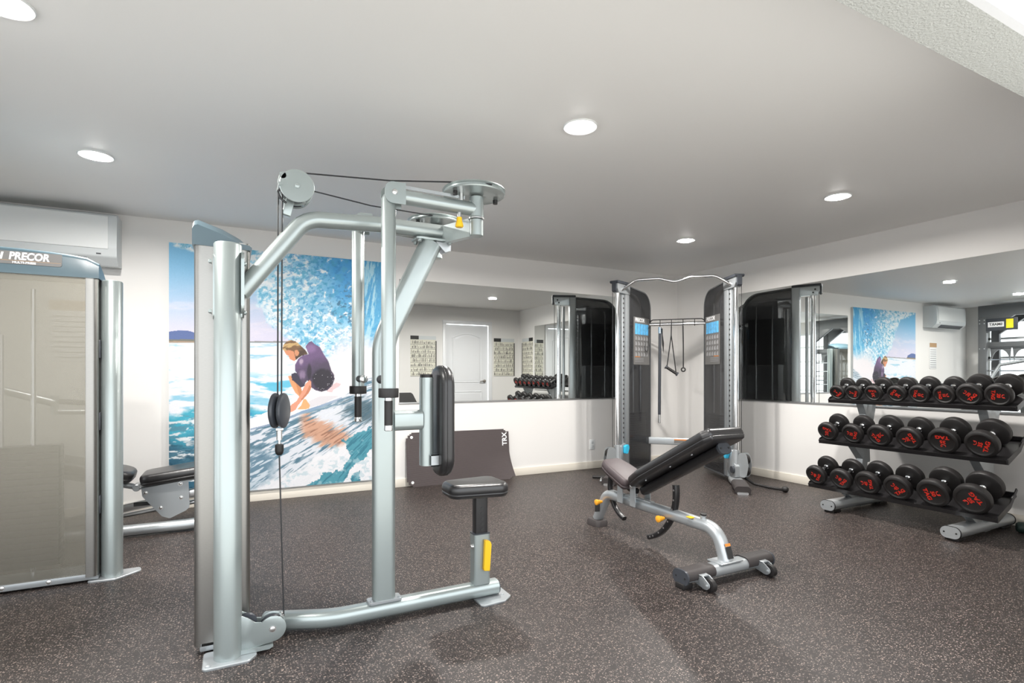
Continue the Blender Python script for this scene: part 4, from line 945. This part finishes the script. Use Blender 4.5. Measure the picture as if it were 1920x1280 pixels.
# back pad
bdir = V((0, 2.165-2.855, .815-.435)).normalized(); bn_ = bdir.cross(X_).normalized()
if bn_.z < 0: bn_ = -bn_
b0 = V((bx_, 2.845, .382)); L_ = .83
ol = rpoly([(-.110, 0), (.110, 0), (.155, .16), (.155, L_-.05), (.130, L_), (-.130, L_), (-.155, L_-.05), (-.155, .16)], [.035, .035, .1, .03, .02, .02, .03, .1], 6)
ux = X_ if X_.cross(bdir).dot(bn_) > 0 else -X_
cushion(MB(), ol, .074, b0, ux, bdir, bn_, r=.020).done('back_pad', 'vinyl', bn, sharp=60)
g = MB(); k_ = .80
g.tube([b0+bdir*.01-bn_*.031, b0+bdir*(L_-.075)-bn_*.031], sec=rrect(.075, .058, .022, 5), up=bn_); g.done('back_frame', 'blackmetal', bn)
g = MB(); g.tube([b0+bdir*(L_-.075)-bn_*.031, b0+bdir*(L_-.060)-bn_*.031], sec=rrect(.098, .066, .030, 6), up=bn_); cp = g.done('back_end_cap', 'dplastic', bn)
g = MB()
for q in (-.030, .030): g.cyl(b0+bdir*(L_-.060)-bn_*.031+X_*q, b0+bdir*(L_-.057)-bn_*.031+X_*q, .006, n=10)
g.done('cap_screw', 'print_black', cp)
g = MB()
for s in (-1, 1):
    for q in (.15, .40, .60): g.lathe([(0, 0), (.010, .001), (.010, .004), (0, .005)], b0+bdir*q+X_*s*.085, -bn_, 12)
g.done('pad_screw', 'bolt', bn)
# curved back support
ac = V((bx_, 2.885, .400)); R_ = .355
pts = [ac + V((0, -R_*math.cos(a), R_*math.sin(a))) for a in [math.radians(d) for d in range(8, -73, -5)]]
MB().tube(pts, sec=rrect(.034, .042, .012, 4), up=X_).done('back_support_arc', 'blackmetal', bn)
g = MB()
for i in (1, 3, 5, 8, 10, 12, 14, 15): g.cyl(pts[i]-X_*.0225, pts[i]-X_*.0215, .006, n=10)
g.done('arc_hole', 'satin', bn)
# seat
sd_ = V((0, 3.255-2.925, .465-.355)).normalized(); sn_ = V((0, -sd_.z, sd_.y)); s0 = V((bx_, 2.905, .352))
ol = rpoly([(-.120, 0), (.120, 0), (.105, .22), (.080, .33), (-.080, .33), (-.105, .22)], [.03, .03, .08, .045, .045, .08], 6)
ux = X_ if X_.cross(sd_).dot(sn_) > 0 else -X_
cushion(MB(), ol, .078, s0, ux, sd_, sn_, r=.020).done('seat_pad', 'vinylp', bn, sharp=60)
MB().tube([s0+sd_*.0-sn_*.018, s0+sd_*.27-sn_*.018], sec=rrect(.06, .034, .008, 3), up=sn_).done('seat_frame', 'blackmetal', bn)
pts = [V((bx_, 2.98, .33)) + V((0, .215*math.cos(a), .215*math.sin(a))) for a in [math.radians(d) for d in range(22, -78, -7)]]
MB().tube(pts, sec=rrect(.030, .036, .010, 4), up=X_).done('seat_support_arc', 'blackmetal', bn)

# ------------------------------------------------------------------ dumbbell rack
rk = thing('dumbbell_rack', 'three tier silver and black dumbbell rack along the right wall', 'dumbbell rack', (4.76, 2.34, 0))
TA = math.radians(23); TI = [(4.735, .915), (4.600, .562), (4.455, .192)]; YF0, YF1 = 1.700, 3.005
ca, sa = math.cos(TA), math.sin(TA)
for fx, fz in TI:
    ux, uz = V((ca, 0, sa)), V((-sa, 0, ca))
    pr = [(0, -.028), (.010, -.030), (.012, .000), (.020, -.006), (.30, -.006), (.305, .018), (.312, .018), (.312, -.014), (.012, -.014), (.0, -.018)]
    pr = [(-.004, -.030), (.014, -.030), (.014, -.012), (.318, -.012), (.318, .022), (.310, .022), (.306, -.004), (.014, -.004), (.010, .002), (-.004, .002)]
    g = MB(); g.prism(pr, (fx, YF0, fz), ux, uz, Y_, YF1-YF0); tr = g.done('shelf_tray', 'blackmetal', rk)
    for y in (YF0-.006, YF1):
        g = MB(); g.prism(rpoly([(-.004, -.034), (.20, -.034), (.335, .030), (.325, .052), (.30, .040), (.20, .004), (.02, .006)], .004), (fx, y, fz), ux, uz, Y_, .006); g.done('tray_end', 'blackmetal', tr)
for y in (1.915, 2.775):
    MB().tube([(4.372, y, .058), (5.16, y, .058)], sec=rrect(.118, .078, .038, 7), up=Z_).done('foot_tube', 'silver2', rk)
    for x, s in ((4.372, -1), (5.16, 1)):
        e = MB().tube([(x, y, .058), (x+s*.004, y, .058)], sec=rrect(.126, .086, .042, 7), up=Z_).done('foot_gasket', 'rubber', rk)
        e = MB().tube([(x+s*.004, y, .058), (x+s*.012, y, .058)], sec=rrect(.118, .078, .038, 7), up=Z_).done('foot_end_cap', 'satin' if 0 else 'silver2', rk)
        g = MB()
        for q in (-.036, .036): g.cyl((x+s*.012, y+q, .058), (x+s*.0135, y+q, .058), .006, n=10)
        g.done('cap_screw', 'print_black', e)
        MB().bx(x-s*.06-.05, x-s*.06+.05, y-.04, y+.04, 0, .020, .003).done('foot_pad', 'rubber', rk)
    g = MB(); g.tube([(4.80, y, .09), (4.915, y, .95)], sec=rrect(.062, .085, .012, 4), up=X_); g.done('upright', 'silver2', rk)
    g = MB()
    for fx, fz in TI:
        ax_ = 4.80 + .115*(fz-.09)/.86
        g.prism(rpoly([(fx+.06, fz-.010), (fx+.30, fz+.055), (ax_+.05, fz-.18), (ax_-.03, fz-.18)], .008), (0, y-.030, 0), X_, Z_, Y_, .060, .004)
    g.done('tray_bracket', 'silver2', rk)
    g = MB(); g.bx(4.75, 4.88, y-.05, y+.05, .096, .104, .002)
    for x in (4.765, 4.865): bolt(g, (x, y-.04, .104), Z_, .006, .005)
    g.done('upright_flange', 'silver2', rk)

# dumbbells: (Y of centre, radius, number, roll of the print)
ROWS = [
 (0, [(2.918, .066, '5', 130), (2.780, .066, '5', 160), (2.616, .069, '10', 270), (2.440, .070, '10', 318), (2.278, .073, '15', 340), (2.113, .073, '15', 0), (1.956, .082, '20', 135), (1.788, .082, '20', 350)]),
 (1, [(2.918, .083, '25', 255), (2.706, .084, '25', 160), (2.495, .090, '30', 35), (2.280, .090, '30', 202), (2.055, .097, '35', 268), (1.828, .099, '35', 160)]),
 (2, [(2.926, .086, '40', 150), (2.712, .088, '40', 137), (2.503, .094, '45', 178), (2.286, .096, '45', 127), (2.050, .104, '50', 15), (1.822, .107, '50', 215)])]
TIERN = ['top', 'middle', 'bottom']
ORD = {8: ['leftmost', 'second from the left', 'third from the left', 'fourth from the left', 'fourth from the right', 'third from the right', 'second from the right', 'rightmost'],
       6: ['leftmost', 'second from the left', 'third from the left', 'third from the right', 'second from the right', 'rightmost']}
def db_mesh(r, num, hl, gl_):
    # axis along +X, front face at x=0 ; origin on the axis
    out = {}
    t_ = MB().lathe([(0, .006), (r*.70, .006), (r*.74, .003), (r*.78, .0), (r*.90, .002), (r*.98, .008), (r, .016), (r, hl-.014), (r*.96, hl-.005), (r*.86, hl), (r*.32, hl), (r*.30, hl+.006), (0, hl+.006)], (0, 0, 0), X_, 44)
    out['head'] = t_
    return out
for ti, (row, items) in enumerate(ROWS):
    fx, fz = TI[row]
    for k, (y, r, num, roll) in enumerate(items):
        hl = .040 + (r-.066)*.5; gr = .124; Lt = 2*hl+gr
        # centre of the front face: resting on the tilted tray
        o = V((fx, 0, fz)) + V((ca, 0, sa))*(.006) + V((-sa, 0, ca))*(r-.0035); o.y = y
        n_items = len(items)
        lab = f'round black {num} pound dumbbell, {ORD[n_items][k]} on the {TIERN[row]} shelf of the rack'
        t = thing('dumbbell', lab, 'dumbbell', o, (0, -TA, 0), group=f'dumbbells on the {TIERN[row]} shelf')
        T = wm(t); P = lambda x, y_=0, z_=0: T @ V((x, y_, z_)); D = T.to_3x3()
        prof = [(0, .006), (r*.70, .006), (r*.74, .003), (r*.79, .0), (r*.90, .002), (r*.98, .008), (r, .016), (r, hl-.014), (r*.96, hl-.005), (r*.86, hl), (r*.34, hl)]
        hd = MB().lathe(prof + [(0, hl)], P(0), D@X_, 44).done('head', 'rubber', t)
        MB().lathe([(a, -b) for a, b in prof + [(0, hl)]], P(Lt), D@X_, 44).done('head', 'rubber', t)
        MB().lathe([(0, hl), (.021, hl), (.021, hl+.006), (.0145, hl+.012), (.018, Lt/2-.02), (.0195, Lt/2), (.018, Lt/2+.02), (.0145, Lt-hl-.012), (.021, Lt-hl-.006), (.021, Lt-hl), (0, Lt-hl)], P(0), D@X_, 28).done('handle', 'chrome', t)
        a = math.radians(roll-90); left = D@Y_*1.0      # seen from the front, screen right is -Y
        rgt = -(D@Y_); upv = D@Z_
        U = rgt*(-math.sin(a)) + upv*math.cos(a); Rr = rgt*math.cos(a) + upv*math.sin(a)
        q = MB(); c0 = P(.0052)
        text_bm(q, 'TAG', r*.36, c0 - U*r*.34, Rr, U, bold=r*.014, sx=1.25)
        text_bm(q, num, r*.34, c0 + U*r*.03, Rr, U, bold=r*.014, sx=1.15)
        C0 = c0 + U*r*.36
        ring = lambda rx, ry: [C0 + Rr*(rx*math.cos(b)) + U*(ry*math.sin(b)) for b in [math.radians(150+k_*20) for k_ in range(13)]]
        q.tube(ring(r*.15, r*.10), r*.028, 6); q.tube([C0+Rr*r*.04+U*r*.01, C0+Rr*r*.16+U*r*.10], r*.024, 6)
        q.done('face_print', 'red', hd)
# cable handle pin ends: slim hand weights on the floor in the right corner
t = thing('hand_weight', 'small dark green hand weight on the floor at the right edge beyond the rack', 'dumbbell', (5.13, 1.75, 0))
MB().lathe([(0, 0), (.028, .002), (.038, .014), (.040, .045), (.030, .062), (.016, .066), (.0155, .165), (.030, .17), (.040, .187), (.038, .217), (.028, .229), (0, .231)], (5.02, 1.80, .040), V((.55, -.83, 0)).normalized(), 24).done('weight_body', 'handgreen', t)

# ------------------------------------------------------------------ storage rig on the left (seen in the right-hand mirror)
rg = thing('storage_rig', 'tall graphite rig with gusseted corners and storage trays, seen in the right mirror', 'exercise rack', (-1.95, 3.7, 0))
for x in (-1.72, -2.22):
    for y in (4.85, 3.75, 2.65):
        MB().bx(x-.04, x+.04, y-.06, y+.06, 0, 2.178, .004).done('post', 'greyrack', rg)
    MB().bx(x-.04, x+.04, 2.59, 4.91, 2.18, 2.385, .004).done('top_beam', 'greyrack', rg)
    g = MB()
    for y, s in ((4.80, -1), (3.80, 1), (3.70, -1), (2.70, 1)): g.prism([(0, 2.19), (s*.42, 2.19), (0, 1.88)], (x-.035, y, 0), Y_, Z_, X_, .07, .002)
    g.done('gusset', 'greyrack', rg)
    g = MB()
    for y in (4.815, 4.885, 3.72, 3.78):
        for z in (2.06, 2.12, 1.60): g.lathe([(0, 0), (.009, 0), (.009, .004), (0, .004)], (x+.04, y, z), X_, 10)
    g.done('frame_bolt', 'satin', rg)
for y in (4.85, 3.75, 2.65): MB().bx(-2.18, -1.76, y-.04, y+.04, 2.22, 2.30, .003).done('cross_tie', 'greyrack', rg)
for z in (1.62,):
    MB().bx(-1.80, -1.76, 2.71, 4.79, z, z+.10, .003).bx(-2.18, -1.76, 2.71, 4.79, z-.01, z+.01).done('storage_tray', 'greyrack', rg)
    g = MB()
    for y0 in (2.95, 3.25, 3.98, 4.30, 4.62): g.prism([(-.15, 0)] + [(-.13*math.cos(a), -.26+.22*math.sin(a)) for a in [PI*k/12 for k in range(13)]][::1] + [(.15, 0), (.15, .0)], (-1.80, y0, z), Y_, Z_, X_, .02)
    g.done('arched_bracket', 'greyrack', rg)
g = MB()
for z in (1.40, 1.20, .90): g.cyl((-1.78, 2.7, z), (-1.78, 4.8, z), .012, n=10)
g.done('storage_rail', 'chrome', rg)
t = thing('rig_sign', 'dark sign board with yellow label high on the rig, seen in the right mirror', 'sign', (-1.70, 4.1, 1.9))
b_ = MB().bx(-1.69, -1.675, 4.34, 4.79, 1.92, 2.14, .002).done('sign_board', 'dplastic', t)
MB().bx(-1.675, -1.672, 4.40, 4.50, 1.955, 2.115).done('yellow_label', mat('bright_yellow', (.9, .75, .02), .5), t)
MB().bx(-1.675, -1.672, 4.53, 4.76, 1.985, 2.075).done('white_label', 'print_white', t)
text_bm(MB(), 'SMART', .062, (-1.6715, 4.645, 2.03), -Y_ if 0 else Y_, Z_, bold=.002).done('sign_lettering', 'print_black', t)
t = thing('medicine_ball', 'black medicine ball on the storage rig, seen in the right mirror', 'exercise ball', (-1.90, 3.55, 1.0))
MB().lathe([(.14*math.sin(PI*k/20), .14-.14*math.cos(PI*k/20)) for k in range(21)], (-1.90, 3.55, 1.0), Z_, 32).done('ball', 'rubber', t)
MB().bx(-2.18, -1.76, 2.71, 4.79, .98, 1.0).done('lower_shelf', 'greyrack', rg)

# ------------------------------------------------------------------ daylight, camera
Wd = bpy.data.worlds.new('sky'); S.world = Wd; Wd.use_nodes = True
Wd.node_tree.nodes['Background'].inputs['Color'].default_value = (.93, .97, 1, 1); Wd.node_tree.nodes['Background'].inputs['Strength'].default_value = SKY
su = bpy.data.lights.new('sun', 'SUN'); su.energy = SUN; su.angle = math.radians(.6); su.color = (1, .97, .93)
so = bpy.data.objects.new('sun', su); C.objects.link(so); so.rotation_euler = V((-.6, .12, -.79)).to_track_quat('-Z', 'Y').to_euler()
cam = bpy.data.cameras.new('camera'); cam.sensor_width = 36; cam.lens = 36*1015.3/1920; cam.shift_y = (700.8-640)/1920; cam.clip_start = .02
co = bpy.data.objects.new('camera', cam); C.objects.link(co); co.location = (0, 0, 1.1424); co.rotation_euler = (math.radians(90), 0, math.radians(-27.32)); S.camera = co
S.view_settings.view_transform = 'Standard'; S.view_settings.look = 'None'; S.view_settings.gamma = 1; S.view_settings.use_curve_mapping = False; S.view_settings.exposure = EXPO
cy_ = S.cycles; cy_.max_bounces = 12; cy_.glossy_bounces = 8; cy_.transparent_max_bounces = 16; cy_.diffuse_bounces = 5; cy_.sample_clamp_indirect = 4; cy_.use_denoising = True
cy_.caustics_reflective = False; cy_.caustics_refractive = False
